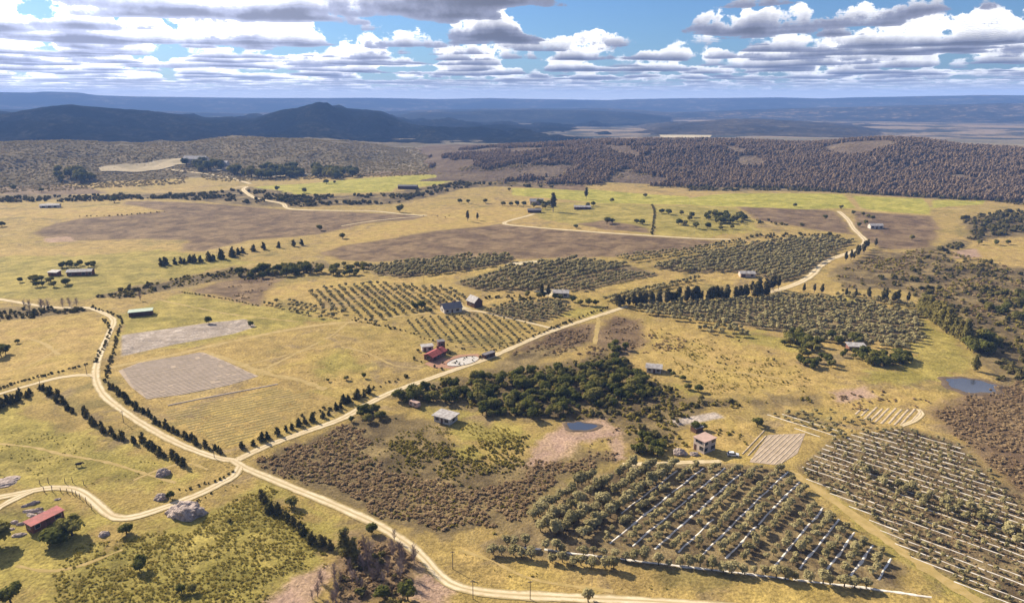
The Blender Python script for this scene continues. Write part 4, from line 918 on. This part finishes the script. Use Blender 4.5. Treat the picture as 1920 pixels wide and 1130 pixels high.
lx, ls = lines([
 ([(196,598),(206,620),(192,655),(178,680)], 1.1, .5, .4, .8), ([(170,575),(215,590),(228,600),(222,620),(214,655),(202,690),(199,715)], 1.2, .5, .4, .9), ([(-20,735),(40,715),(100,700),(165,683)], .9, .4, .45, .8),
 ([(340,548),(420,560),(485,574)], 1.6, .4, .4, .7), ([(660,600),(700,608),(760,622),(800,636),(870,655)], 2.4, .6, .4, .8), ([(1030,618),(1090,594),(1140,577)], 1.3, .5, .5, 1.0), ([(900,668),(960,645),(1030,618)], 1.5, .5, .4, .8),
 ([(1222,384),(1227,400),(1222,440)], 2, .5, .8, 1.2), ([(560,780),(640,760),(700,728),(770,703)], 1.5, 1.0, .4, .9), ([(330,922),(400,903),(435,885)], 1.0, .6, .3, .6), ([(400,925),(350,945)], 1.2, .5, .3, .5),
 ([(150,406),(240,403),(310,397)], 4, .8, .6, 1.0), ([(960,560),(1000,562)], 1.6, 1, .9, 1.3), ([(910,560),(960,556),(990,560)], 2, 1, .8, 1.3), ([(1300,466),(1340,458),(1400,447)], 2.5, 1, .8, 1.4), ([(1575,545),(1700,572)], 3, 1, .6, 1.2)])
gn_stuff('dark_thicket', 'dark scattered thicket bushes along creeks, fences and field edges', pick(BUSH)[:2] + DARKB, np.concatenate([xyz, lx]), np.concatenate([S, ls]), 'thicket')
xyz, S = gather([
 ([(100,1040),(200,1000),(330,985),(440,930),(500,905),(640,1000),(620,1060),(520,1100),(470,1180),(60,1180)], 1.7, .4, 1.0, 7, -.45),
 ([(0,770),(120,790),(300,870),(340,905),(200,915),(-60,900)], .18, .4, .9, 9, .05), ([(830,1018),(960,1002),(905,1045),(1200,1085),(1700,1112),(1500,1125),(890,1095)], .22, .4, .9, 9, .0),
 ([(860,790),(1000,805),(990,840),(880,845),(760,860),(740,800)], .5, .5, 1.2, 8, -.1), ([(1200,610),(1500,685),(1550,722),(1330,740),(1250,690)], .25, .5, 1.2, 8, -.1), ([(200,985),(300,960),(440,905),(470,905),(300,990),(150,1030)], .5, .4, 1.0, 7, -.05),
 ([(480,900),(560,935),(650,985),(640,1000),(520,930)], .7, .5, 1.1, 7, -.1), ([(560,650),(640,620),(780,640),(760,690),(640,740),(560,760)], .06, .4, .8, 9, .1)])
gn_stuff('tussock_grass', 'olive-yellow tussock grass in clumps over the slopes', TUFT, xyz, S, 'grass')
# far woods and scrub on the hills
FORT = [crown('fir', [(0, 0, 2.2, 2.9, 2.4), (.4, 0, 4.8, 2.7, 2.4), (-.3, .3, 7.0, 1.9, 2.0)], 54, 1.5, M['forest'], 600 + i, .85) for i in range(3)]
def on_hill(h, pxs, r0, r1, n, fn):
    a = rng.uniform(az_r(pxs[0]), az_r(pxs[1]), n); r = np.sqrt(rng.uniform(r0**2, r1**2, n)); x = r*np.sin(a); y = r*np.cos(a)
    v = np.array([mnoise.fractal(Vector((p/90, q/140, 2.2)), 1, 2, 4) for p, q in zip(x, y)]); pxv = 960 + FPX*np.tan(a)*(math.cos(PITCH) + math.sin(PITCH)*(565 - 187)/FPX)
    k = fn(pxv, r, v); x, y, a, r = x[k], y[k], a[k], r[k]
    z = np.maximum(h.surf(a, r), gz(x, y)); return np.stack([x, y, z - .3], -1)
def fC(px, r, v):
    bald = ((px - 1625)/70)**2 + ((r - 1440)/90)**2 < 1; cut = ((px - 1415)/26)**2 + ((r - 1290)/50)**2 < 1; trk = np.abs(r - (1220 + (px - 950)*.75)) < 9
    dens = np.where(px > 1290, np.where(r < 1130, -.9, -.45), np.where(r > 1230, -.4, .0)); return (v > dens + np.clip((1020 - px)/220, 0, 1)*.75) & ~bald & ~cut & ~trk
f1 = on_hill(hC, (800, 2100), 1045, 1640, 52000, fC); 
gn_stuff('hill_forest', 'brownish far forest covering the low hills beyond the green fields', FORT, f1, rng.uniform(.3, .82, len(f1)), 'forest')
FB = [crown('far_scrub', lobes_round(np.random.default_rng(620 + i), 3, 2.4, 2.6, .0), 30, .9, M['farbush'], 630 + i, .85) for i in range(3)]
f2 = on_hill(hB, (-150, 860), 1150, 1900, 22000, lambda px, r, v: v > -.55)
f3 = on_hill(hC, (860, 1330), 1030, 1250, 3500, lambda px, r, v: v > -.1)
f2 = np.concatenate([f2, f3]); gn_stuff('hill_scrub', 'grey-green scrub over the low hills before the dark range', FB, f2, rng.uniform(.4, 1.2, len(f2)), 'scrub', zs=.62)
# ------------------------------------------------------------------ buildings
def rect_windows(parent, wall_h, spots):
    """spots: (face, u, z, w, h) on the wall box; face in -x +x -y +y"""
    X, Y = parent['half']; 
    for face, u, z, w_, h_, kind in spots:
        mb = MB(); t = .05
        if face[1] == 'y':
            y = Y if face[0] == '+' else -Y; mb.box(u - w_/2, u + w_/2, y - t, y + t, z, z + h_)
        else:
            x = X if face[0] == '+' else -X; mb.box(x - t, x + t, u - w_/2, u + w_/2, z, z + h_)
        o = mb.build(kind, M['glass' if kind == 'window' else 'wood'], parent)
        if kind == 'window':
            fb = MB(); e = .08
            if face[1] == 'y':
                for a, b, c, d in ((u - w_/2 - e, u + w_/2 + e, z + h_, z + h_ + e), (u - w_/2 - e, u + w_/2 + e, z - e, z), (u - w_/2 - e, u - w_/2, z, z + h_), (u + w_/2, u + w_/2 + e, z, z + h_)): fb.box(a, b, y - t*1.8, y + t*1.8, c, d)
            else:
                for a, b, c, d in ((u - w_/2 - e, u + w_/2 + e, z + h_, z + h_ + e), (u - w_/2 - e, u + w_/2 + e, z - e, z), (u - w_/2 - e, u - w_/2, z, z + h_), (u + w_/2, u + w_/2 + e, z, z + h_)): fb.box(x - t*1.8, x + t*1.8, a, b, c, d)
            fb.build('frame', M['white'], o)
def house(name, label, px, py, rz, L, W, Hh, roof, wallm, roofm, spots=(), cat='house', over=.45, pitch=.35, group=None, chimney=None):
    o = thing(name, label, cat, tuple(at(px, py)), rz, group); X, Y = L/2, W/2; o['half'] = (X, Y)
    MB().box(-X, X, -Y, Y, -.6, Hh).build('wall', M[wallm], o)
    rb = MB(); t = .14
    if roof == 'flat': rb.box(-X - over, X + over, -Y - over, Y + over, Hh + .003, Hh + .25)
    elif roof == 'shed':
        hi = Hh + W*pitch; rb.v += [(s*(X + over), q*(Y + over), z + dz) for dz in (.01, t) for s, q, z in ((-1, -1, Hh - over*pitch), (1, -1, Hh - over*pitch), (1, 1, hi + over*pitch), (-1, 1, hi + over*pitch))]
        rb.f += [(0, 3, 2, 1), (4, 5, 6, 7), (0, 1, 5, 4), (1, 2, 6, 5), (2, 3, 7, 6), (3, 0, 4, 7)]
        gb = MB(); gb.v += [(-X, -Y, Hh), (X, -Y, Hh), (X, Y, Hh), (-X, Y, Hh), (X, Y, hi), (-X, Y, hi)]; gb.f += [(0, 1, 4, 5), (1, 2, 4), (3, 0, 5), (2, 3, 5, 4)]; gb.build('gable', M[wallm], o)
    else:
        hi = Hh + Y*pitch*2; e = over
        for s in (-1, 1):
            b = len(rb.v); y1 = s*(Y + e); z1 = Hh - e*pitch*2
            rb.v += [(-X - e, 0, hi + .01), (X + e, 0, hi + .01), (X + e, y1, z1 + .01), (-X - e, y1, z1 + .01), (-X - e, 0, hi + t), (X + e, 0, hi + t), (X + e, y1, z1 + t), (-X - e, y1, z1 + t)]
            rb.f += [tuple(b + i for i in q) for q in ((0, 3, 2, 1), (4, 5, 6, 7), (0, 1, 5, 4), (1, 2, 6, 5), (2, 3, 7, 6), (3, 0, 4, 7))]
        gb = MB()
        for s in (-1, 1): b = len(gb.v); gb.v += [(s*X, -Y, Hh), (s*X, Y, Hh), (s*X, 0, hi)]; gb.f.append((b, b + 1, b + 2))
        gb.build('gable', M[wallm], o)
    ro = rb.build('roof', M[roofm], o)
    for q in range(1, int(L/1.1)):                     # standing seams of the sheets
        if roof == 'flat' or L > 26: break
    if chimney: cx_, cy_, ch = chimney; MB().box(cx_ - .4, cx_ + .4, cy_ - .4, cy_ + .4, Hh - .2, Hh + ch).build('chimney', M['brick'], ro)
    rect_windows(o, Hh, spots); del o['half']; return o
def rz_of(a, b):
    p, q = at(*a), at(*b); return math.atan2(q[1] - p[1], q[0] - p[0])
W_ = 'window'; D_ = 'door'
house('red_roofed_house', 'long low house under a red sheet roof among garden rocks', 86, 981, rz_of((66,992),(114,966)), 9.0, 3.4, 2.4, 'shed', 'brick', 'redroof', [('-y', -3, .9, 1.4, 1.2, W_), ('-y', 0, .05, 1.0, 2.1, D_), ('-y', 2.8, .9, 1.8, 1.2, W_), ('-x', 0, .9, 1.4, 1.2, W_), ('+x', 0, .9, 1.6, 1.2, W_)], pitch=.08, over=.35)
house('flat_roofed_cabin', 'white cabin with a broad flat grey roof at the edge of the wood', 836, 788, rz_of((818,786),(848,794)), 7.5, 5.6, 2.6, 'flat', 'white', 'greyroof', [('-y', -2.2, .8, 1.6, 1.2, W_), ('-y', 0, .05, .95, 2.0, D_), ('-y', 2.2, .8, 1.8, 1.2, W_), ('+x', 0, .8, 1.8, 1.2, W_), ('-x', .5, .8, 1.2, 1.2, W_)], over=.75)
house('red_roofed_farmhouse', 'farmhouse with a long red gabled roof beside the brick forecourt', 816, 669, rz_of((797,677),(829,660)), 10.8, 5.2, 2.4, 'gable', 'brick', 'redroof', [('-y', -3.8, .05, 1.6, 2.1, D_), ('-y', -1, .8, 1.8, 1.3, W_), ('-y', 2.6, .8, 2.2, 1.3, W_), ('-x', 0, .8, 2.0, 1.3, W_), ('+x', 0, .8, 1.6, 1.3, W_)], pitch=.22, over=.7, chimney=(3, .6, 2.4))
house('brick_tower', 'small square dark brick tower behind the red farmhouse roof', 827, 655, .35, 3.4, 3.2, 4.6, 'flat', 'brick', 'darkroof', [('-y', 0, 2.6, 1.2, 1.2, W_), ('-x', 0, 2.6, 1.0, 1.2, W_)], 'tower', over=.15)
house('white_annexe', 'small white annexe with a flat roof beside the red farmhouse', 801, 656, .3, 5.5, 3.8, 2.4, 'flat', 'white', 'greyroof', [('-y', -1.4, .05, .9, 2.0, D_), ('-y', 1, .8, 1.5, 1.1, W_)], over=.4)
house('roadside_hut', 'low brown timber hut beside the straight road', 916, 669, rz_of((900,674),(932,664)), 6.6, 2.4, 2.0, 'flat', 'wood', 'darkroof', [('-y', -1.5, .6, 1.4, .9, W_), ('-y', 1.8, .05, .9, 1.8, D_)], 'hut', over=.2)
house('two_storey_house', 'two-storey cream house with a pink flat roof near the white car', 1320, 842, rz_of((1304,846),(1332,850))*0 + R_(35), 6.0, 5.0, 4.7, 'flat', 'cream', 'pinkroof', [('-x', -1.2, 1.0, 1.8, 1.6, W_), ('-x', 1.6, .05, 1.0, 2.3, D_), ('-x', 0, 3.4, 3.2, 1.1, W_), ('-y', -2.2, .9, 1.8, 1.4, W_), ('-y', 1.6, .9, 2.2, 1.4, W_), ('-y', -2.2, 3.4, 1.6, 1.2, W_), ('-y', 1.6, 3.4, 2.0, 1.2, W_)], over=.3)
house('garden_shed', 'small shed with a pale sloping roof behind the two-storey house', 1306, 808, R_(30), 3.6, 3.0, 2.1, 'shed', 'wood', 'greyroof', [('-y', 0, .05, .9, 1.8, D_)], 'shed', pitch=.12, over=.25)
house('hipped_cottage', 'small white cottage with a low grey roof on the dry slope', 1226, 695, R_(-14), 6.6, 5.4, 2.5, 'gable', 'white', 'greyroof', [('-y', -2, .8, 1.3, 1.2, W_), ('-y', .2, .05, .95, 2.0, D_), ('-y', 2, .8, 1.3, 1.2, W_), ('+x', 0, .8, 1.5, 1.2, W_)], 'cottage', pitch=.16, over=.6)
house('hidden_house', 'low house with a pale roof half hidden in the grove', 1604, 655, R_(-6), 8.0, 4.5, 2.3, 'shed', 'brick', 'greyroof', [('-y', -3, .8, 1.5, 1.1, W_), ('-y', 0, .05, 1.0, 2.0, D_), ('-y', 2.6, .8, 1.8, 1.1, W_)], pitch=.1, over=.5)
house('grey_farmhouse', 'grey farmhouse with hipped slate roofs below the orchard', 846, 583, R_(24), 11.0, 7.5, 2.9, 'gable', 'white', 'darkroof', [('-y', -3.6, .8, 1.4, 1.3, W_), ('-y', -.6, .05, 1.0, 2.1, D_), ('-y', 2.6, .8, 1.8, 1.3, W_), ('+x', 0, .8, 2.0, 1.3, W_), ('-x', 0, .8, 1.6, 1.3, W_)], pitch=.32, chimney=(2, .5, 3.2))
house('gabled_barn', 'brown gabled barn with a pale roof beside the grey farmhouse', 890, 573, R_(-52), 8.0, 6.0, 3.4, 'gable', 'wood', 'greyroof', [('+x', 0, .05, 2.4, 2.6, D_), ('-y', 0, 1.2, 1.4, 1.0, W_)], 'barn', pitch=.45)
house('green_roofed_shed', 'open shed with a pale green flat roof on the pasture', 265, 590, R_(22), 12.0, 6.0, 2.6, 'flat', 'wood', 'greenroof', [('-y', -3.6, .05, 2.6, 2.2, D_), ('-y', .2, .05, 2.6, 2.2, D_), ('-y', 3.8, .05, 2.6, 2.2, D_)], 'shed', over=.4)
house('long_farmhouse', 'long white farmhouse with a pale sheet roof on the left pasture', 152, 515, R_(10), 16, 6, 2.9, 'gable', 'brick', 'greyroof', [('-y', -6, .8, 2, 1.4, W_), ('-y', -2, .05, 1.4, 2.2, D_), ('-y', 3, .8, 2.2, 1.4, W_), ('-y', 7, .8, 2, 1.4, W_)], pitch=.2)
house('farm_shed', 'small shed with a pale roof beside the long white farmhouse', 103, 516, R_(-5), 6.5, 4.5, 2.6, 'shed', 'brick', 'greyroof', [('-y', 0, .05, 1.4, 2.0, D_)], 'shed', pitch=.15)
house('far_white_shed', 'low white shed behind a hedge on the far left pasture', 95, 389, R_(14), 20, 7, 2.8, 'gable', 'white', 'greyroof', [('-y', -6, .3, 3, 2, W_), ('-y', 0, .05, 3, 2.3, D_), ('-y', 6, .3, 3, 2, W_)], 'shed', pitch=.2)
house('far_farmhouse', 'far cream farmhouse crowded by dark trees', 1006, 383, 0, 16, 9, 4.2, 'gable', 'cream', 'greyroof', [('-y', -6, 1, 2.4, 1.8, W_), ('-y', 0, .05, 1.6, 2.4, D_), ('-y', 6, 1, 2.4, 1.8, W_)], pitch=.3)
house('far_barn', 'far low dark barn at the end of the pale track', 1002, 398, 0, 15, 7, 2.8, 'gable', 'wood', 'darkroof', [('-y', 0, .05, 3, 2.6, D_)], 'barn', pitch=.2)
house('far_long_shed', 'far long shed with a white roof on the green pasture', 1092, 392, R_(-3), 19, 7, 2.9, 'gable', 'wood', 'greyroof', [('-y', -6, .05, 3, 2.6, D_), ('-y', 6, .05, 3, 2.6, D_)], 'shed', pitch=.2)
house('white_orchard_shed', 'white-roofed shed at the corner of the far olive rows', 1400, 518, R_(-4), 10.5, 6.5, 2.8, 'gable', 'cream', 'greyroof', [('-y', -3, .05, 2.6, 2.4, D_), ('-y', 3, .8, 2, 1.4, W_)], 'shed', pitch=.18)
house('white_packing_shed', 'white-roofed packing shed among trees in front of the grey orchard', 1052, 554, R_(-8), 9.5, 6.5, 2.6, 'gable', 'white', 'greyroof', [('-y', -3, .05, 2.4, 2.3, D_), ('-y', 3, .8, 2, 1.2, W_)], 'shed', pitch=.18)
house('far_white_house', 'far white house beside trees between the brown fields', 1641, 428, R_(-4), 12, 7, 3.2, 'gable', 'white', 'greyroof', [('-y', -4, 1, 2, 1.6, W_), ('-y', 0, .05, 1.4, 2.3, D_), ('-y', 4, 1, 2, 1.6, W_)], pitch=.22)
house('far_green_field_shed', 'long dark shed at the foot of the bright green field', 765, 354, R_(-2), 27, 8, 4, 'gable', 'wood', 'darkroof', [('-y', -6, .05, 4, 3, D_), ('-y', 6, .05, 4, 3, D_)], 'shed', pitch=.2)
house('estate_house', 'far pale estate mansion above its park trees', 368, 306, 0, 40, 16, 8, 'gable', 'white', 'greyroof', [('-y', -12, 2, 4, 3, W_), ('-y', -4, 2, 4, 3, W_), ('-y', 4, 2, 4, 3, W_), ('-y', 12, 2, 4, 3, W_)], 'mansion', pitch=.3)
house('estate_wing', 'far pale low wing of the estate beside the mansion', 405, 310, R_(-5), 46, 12, 5, 'gable', 'white', 'greyroof', [('-y', -12, 1, 4, 2.4, W_), ('-y', 0, .05, 3, 3, D_), ('-y', 12, 1, 4, 2.4, W_)], 'wing', pitch=.25)
# ------------------------------------------------------------------ brick forecourt, oval gravel garden, ponds
def oval(cx_, cy_, rx, ry, rot, n=48, wob=.0):
    c = at(cx_, cy_)[:2]; return np.array([c + np.array((math.cos(rot)*rx*math.cos(t) - math.sin(rot)*ry*math.sin(t), math.sin(rot)*rx*math.cos(t) + math.cos(rot)*ry*math.sin(t)))*(1 + wob*mnoise.noise(Vector((math.cos(t)*1.6, math.sin(t)*1.6, cx_*.1)))) for t in np.linspace(0, 6.2832, n, endpoint=False)])
RZF = rz_of((840,690),(905,668))
sheet('brick_forecourt', [(795,682),(826,668),(838,672),(860,665),(895,663),(905,667),(898,672),(850,692),(838,690),(815,690)], M['paving'], .05)
OV = oval(868, 677, 9.0, 4.6, RZF - .1)
sheet('gravel_garden', None, M['gravel'], .10, poly=OV)
kb = MB(); pts = [(x, y, float(gz(x, y)) + .14) for x, y in np.vstack([OV, OV[:1]])]; kb.tube(pts, .16, 4); o = kb.build('garden_kerb', M['paving']); o['kind'] = 'structure'
for i in range(16):
    t = random.uniform(0, 6.28); r = math.sqrt(random.random())*.8; c = OV.mean(0) + (OV[int(t/6.2832*48) % 48] - OV.mean(0))*r
    plant1('garden_shrub', BUSH, g3(*c, .1), random.uniform(.22, .42), 'small clipped shrub dotted over the white gravel oval', 'shrub', 'shrubs of the gravel oval')
for x, y, s in ((784, 659, .9), (777, 674, .9), (828, 692, .8), (815, 688, .7), (844, 664, .8), (840, 657, .7), (900, 671, .8), (830, 681, .6), (836, 660, .6), (790, 679, .5)):
    lone(x, y, s, 'dark garden bush around the red-roofed farmhouse', BUSH, 'garden_bush', 'bush', 'bushes around the red farmhouse', 'foliage')
M['mud'] = simple_mat('wet_mud', (.16, .115, .075), (.11, .08, .055), .5)
def pond(poly, name):
    c = poly.mean(0); big = c + (poly - c)*1.16; lo = min(float(gz(x, y)) for x, y in big); zc = float(gz(*c))
    me = []; n = len(poly); V = [(x, y, float(gz(x, y)) + .02) for x, y in c + (poly - c)*1.35] + [(x, y, zc + .35 + .15*mnoise.noise(Vector((x*.3, y*.3, 0)))) for x, y in big] + [(x, y, zc + .10) for x, y in c + (poly - c)*.96]
    F = [(k*n + i, k*n + (i + 1) % n, (k + 1)*n + (i + 1) % n, (k + 1)*n + i) for k in range(2) for i in range(n)]
    struct('pond_bank', mesh_np('pond_bank', V, F, M['mud'], True))
    struct(name, mesh_np(name, [(x, y, zc + .16) for x, y in poly], [tuple(range(n))], M['water']))
pond(oval(1088, 799, 5.6, 3.6, -.1, 40, .35), 'pond_water'); pond(oval(1818, 722, 11.0, 8.0, .15, 48, .45), 'pond_water')
# ------------------------------------------------------------------ boulders and garden rocks
def rock_mesh(seed, sx, sy, sz):
    V, F = [], []; nu, nv = 30, 15
    for j in range(nv):
        ph = math.pi*.62*j/(nv - 1)
        for i in range(nu):
            t = 6.2832*i/nu; d = Vector((math.sin(ph)*math.cos(t), math.sin(ph)*math.sin(t), math.cos(ph)))
            k = 1 + .26*mnoise.fractal(d*1.3 + Vector((seed, 0, 0)), 1, 2, 4) + .12*mnoise.noise(d*4 + Vector((seed, 5, 0))); V.append((d.x*sx*k, d.y*sy*k, d.z*sz*k))
    ix = np.arange(nu*nv).reshape(nv, nu); Qr = np.stack([ix[:-1], ix[1:], np.roll(ix, -1, 1)[1:], np.roll(ix, -1, 1)[:-1]], -1).reshape(-1, 4)
    return mesh_np('boulder', V, Qr, M['rock'], False)
def boulder(px, py, sx, sy, sz, rz, label, group=None, name='boulder'):
    o = link(name, rock_mesh(px*.013, sx, sy, sz)); o.location = tuple(at(px, py)); o.rotation_euler = (0, 0, rz); o['label'] = label; o['category'] = 'rock'
    if group: o['group'] = group
boulder(349, 962, 5.6, 4.0, 3.2, -.25, 'very large rounded pale granite boulder beside the track')
boulder(302, 934, 2.0, 1.6, 1.5, 0, 'small pale boulder with a dark shrub against it'); boulder(306, 889, 2.2, 1.8, 2.0, .3, 'dark and pale split boulder alone on the pasture')
boulder(1274, 850, 2.6, 2.0, 2.0, .2, 'pale round boulder beside the green thicket and two-storey house'); boulder(1302, 852, 1.8, 1.2, 1.1, .1, 'low pale boulder in front of the two-storey house')
boulder(195, 1002, 1.6, 1.3, 1.0, .1, 'grey boulder at the end of the big tree shadow'); boulder(8, 905, 4.5, 3.0, .7, .2, 'flat reddish rock outcrop on the pasture above the track'); boulder(22, 898, 3.0, 2.0, .5, 0, 'low rock slab beside the flat reddish outcrop')
for x, y, a, b, c, r in ((62, 944, 1.8, .7, .8, .5), (58, 958, 2.6, .9, .6, .1), (70, 957, 1.5, .9, .8, .7), (60, 966, 2.2, .8, .5, -.3), (78, 961, 1.4, .8, .6, .2), (27, 979, 1.1, .9, .6, 0), (40, 982, 1.4, .7, .6, .4), (36, 1003, 2.0, 1.0, .6, .2), (108, 936, 1.0, .5, .4, .2), (54, 982, 1.2, .7, .6, 0), (4, 996, 2.0, 1.2, 1.0, 0), (48, 948, 1.2, .7, .5, .6), (20, 992, 1.4, .7, .4, .1)):
    boulder(x, y, a, b, c, r, 'weathered grey garden rock among those around the red-roofed house', 'rocks around the red-roofed house', 'garden_rock')
# ------------------------------------------------------------------ posts, poles, car, caravan, cow
def pole(px, py, h, label, group):
    o = thing('power_pole', label, 'pole', tuple(at(px, py)), random.uniform(-.2, .2), group)
    MB().tube([(0, 0, -.6), (0, 0, h)], [.11, .08], 6).build('shaft', M['post'], o); MB().box(-.55, .55, -.05, .05, h - .5, h - .36).build('cross_arm', M['post'], o)
    for s in (-.45, .45): MB().tube([(s, 0, h - .36), (s, 0, h - .16)], .05, 5).build('insulator', M['white'], o)
for x, y in ((887, 1122), (994, 1123), (402, 858), (753, 752), (849, 1066)): pole(x, y, 5.6, 'dark timber power pole standing beside the pale dirt road', 'power poles along the dirt road')
for x, y in ((232, 792), (76, 726), (795, 530), (1140, 583), (163, 702)): pole(x, y, 5.0, 'thin timber pole beside a field track', 'poles by the field tracks')
for x, y in ((75, 908), (91, 906), (122, 905), (136, 904), (157, 908), (83, 922), (98, 921), (114, 922), (126, 924), (136, 926), (143, 929), (150, 934), (162, 943), (172, 955)):
    o = link('fence_post', MB().tube([(0, 0, -.5), (.03, 0, 1.0), (0, .02, random.uniform(1.6, 2.2))], [.11, .10, .08], 6).mesh('fence_post', M['post'])); o.location = tuple(at(x, y)); o['label'] = 'weathered wooden post along the curved garden track'; o['category'] = 'post'; o['group'] = 'posts along the curved track'
def car():
    o = thing('parked_car', 'white hatchback car parked on the sandy yard', 'car', tuple(at(1374, 854)), R_(-8))
    MB().prism([(-2.0, .35), (2.0, .35), (2.05, .75), (1.2, .92), (-1.95, .95)], -.82, .82).build('body', M['car'], o)
    MB().prism([(-1.85, .952), (1.0, .925), (.35, 1.42), (-1.5, 1.45)], -.74, .74).build('cabin', M['glass'], o); MB().box(-1.45, .3, -.72, .72, 1.453, 1.49).build('roof', M['car'], o)
    for x in (-1.25, 1.3):
        for s in (-1, 1):
            wm = MB(); wm.tube([(x, s*.70, .32), (x, s*.86, .32)], .32, 12); wh = wm.build('wheel', M['tyre'], o); MB().tube([(x, s*.84, .32), (x, s*.875, .32)], .18, 10).build('rim', M['greyroof'], wh)
    for s in (-.55, .55): MB().box(2.0, 2.06, s - .18, s + .18, .58, .74).build('headlight', M['white'], o)
car()
def caravan():
    o = thing('caravan', 'cream caravan parked at the edge of the wood by the cabin track', 'caravan', tuple(at(778, 762)), rz_of((770,757),(790,765)))
    MB().prism([(-2.4, .5), (2.3, .5), (2.6, 1.2), (2.2, 2.4), (-2.2, 2.45), (-2.6, 1.2)], -1.0, 1.0).build('body', M['pinkroof'], o)
    for u in (-1.3, 1.2): MB().box(u - .5, u + .5, -1.03, -1.0, 1.3, 1.9).build('window', M['glass'], o)
    MB().box(-.3, .3, -1.04, -1.0, .55, 2.1).build('door', M['white'], o)
    for s in (-1, 1): MB().tube([(0, s*.85, .32), (0, s*1.03, .32)], .33, 12).build('wheel', M['tyre'], o)
    MB().tube([(2.3, 0, .5), (3.4, 0, .45)], .06, 5).build('tow_bar', M['post'], o)
caravan()
def cow(px, py, rz):
    mb = MB(); mb.tube([(-.95, 0, 1.05), (-.8, 0, 1.1), (-.3, 0, 1.02), (.35, 0, 1.02), (.8, 0, 1.12), (1.1, 0, 1.2), (1.35, 0, 1.15), (1.6, 0, .95), (1.75, 0, .82)], [.12, .34, .42, .44, .40, .24, .19, .17, .10], 10)
    for x, s in ((-.72, .2), (-.66, -.2), (.62, .2), (.70, -.2)):
        k = -.1 if x < 0 else .05; mb.tube([(x, s, 1.0), (x - k*.6, s, .62), (x + k, s, .34), (x + k*.3, s, -.03)], [.17, .10, .065, .06], 7)
    for s in (-1, 1): mb.tube([(1.3, s*.12, 1.28), (1.26, s*.32, 1.30)], [.06, .03], 5); mb.tube([(1.36, s*.09, 1.3), (1.42, s*.2, 1.46)], [.03, .01], 5)
    mb.tube([(-1.0, 0, 1.2), (-1.1, 0, .8), (-1.08, 0, .5)], [.04, .025, .05], 5)
    o = link('cow', mb.mesh('cow', M['hide'], True)); o.location = tuple(at(px, py)); o.rotation_euler = (0, 0, rz); o['label'] = 'dark cow standing alone on the dry pasture above the track'; o['category'] = 'cow'
cow(148, 874, .4)

# ------------------------------------------------------------------ look-alikes: say how big each is and what stands nearest
MARKS = [(t, at(x, y)[:2]) for t, x, y in (('flat-roofed cabin', 836, 788), ('small pond', 1088, 799), ('large pond', 1818, 722), ('two-storey house', 1320, 842), ('tilled plot', 1460, 840), ('red-roofed farmhouse', 816, 669), ('gravel oval', 868, 677), ('hillside cottage', 1226, 695), ('half-hidden house', 1604, 655), ('grey farmhouse', 846, 583), ('gabled barn', 890, 573), ('crossroads', 440, 865), ('large boulder', 349, 962), ('red-roofed house', 86, 981), ('green-roofed shed', 265, 590), ('white packing shed', 1052, 554), ('long farmhouse', 152, 515), ('estate mansion', 368, 306), ('estate wing', 405, 310), ('lower road bend', 830, 1075), ('mulched field', 350, 705), ('far white house', 1641, 428), ('gravel road bend', 1540, 500), ('orchard shed', 1400, 518), ('roadside hut', 916, 669), ('long cloth strip', 1200, 1052), ('driveway end', 1170, 872), ('grass track corner', 1490, 885), ('bushy roadside tree', 1103, 1128), ('meadow windbreak', 1770, 615), ('green crop field', 650, 350), ('white-roofed far shed', 1092, 392), ('far farmhouse', 1006, 383), ('track junction', 178, 704), ('grass track end', 1700, 1040), ('stubble field', 350, 630))]
byg = {}
for o in list(COL.objects):
    if o.parent is None and o.get('group') and o.get('label'): byg.setdefault((o['group'], o['label']), []).append(o)
for (g_, lab), L in byg.items():
    if len(L) < 5: continue
    sz = sorted(o.scale[2] for o in L)
    for o in L:
        p = np.array(o.location[:2]); near_ = min(MARKS, key=lambda m: np.hypot(*(m[1] - p)))
        size = 'small' if o.scale[2] < sz[len(sz)//3] else 'large' if o.scale[2] > sz[2*len(sz)//3] else 'mid-sized'
        base = lab if lab.split()[0] in ('small', 'tall', 'large', 'big') else size + ' ' + lab
        if len(base.split()) + 5 <= 16: base += ' near the ' + near_[0]
        o['label'] = base
# ------------------------------------------------------------------ haze: the air between here and the far ridges
def haze_box():
    mb = MB(); mb.box(-11000, 11000, -11000, 11000, -45, 262)
    m = bpy.data.materials.new('haze_air'); m.use_nodes = True; t = NT(m.node_tree); t.n.clear()
    v = t.add('ShaderNodeVolumePrincipled'); v.inputs['Color'].default_value = (.26, .47, 1.0, 1); v.inputs['Density'].default_value = 1.15e-4; v.inputs['Anisotropy'].default_value = .0
    t.l.new(v.outputs[0], t.add('ShaderNodeOutputMaterial').inputs['Volume'])
    o = mb.build('haze', m); o['kind'] = 'stuff'; o['label'] = 'thin blue haze in the air over the whole plain'
haze_box()
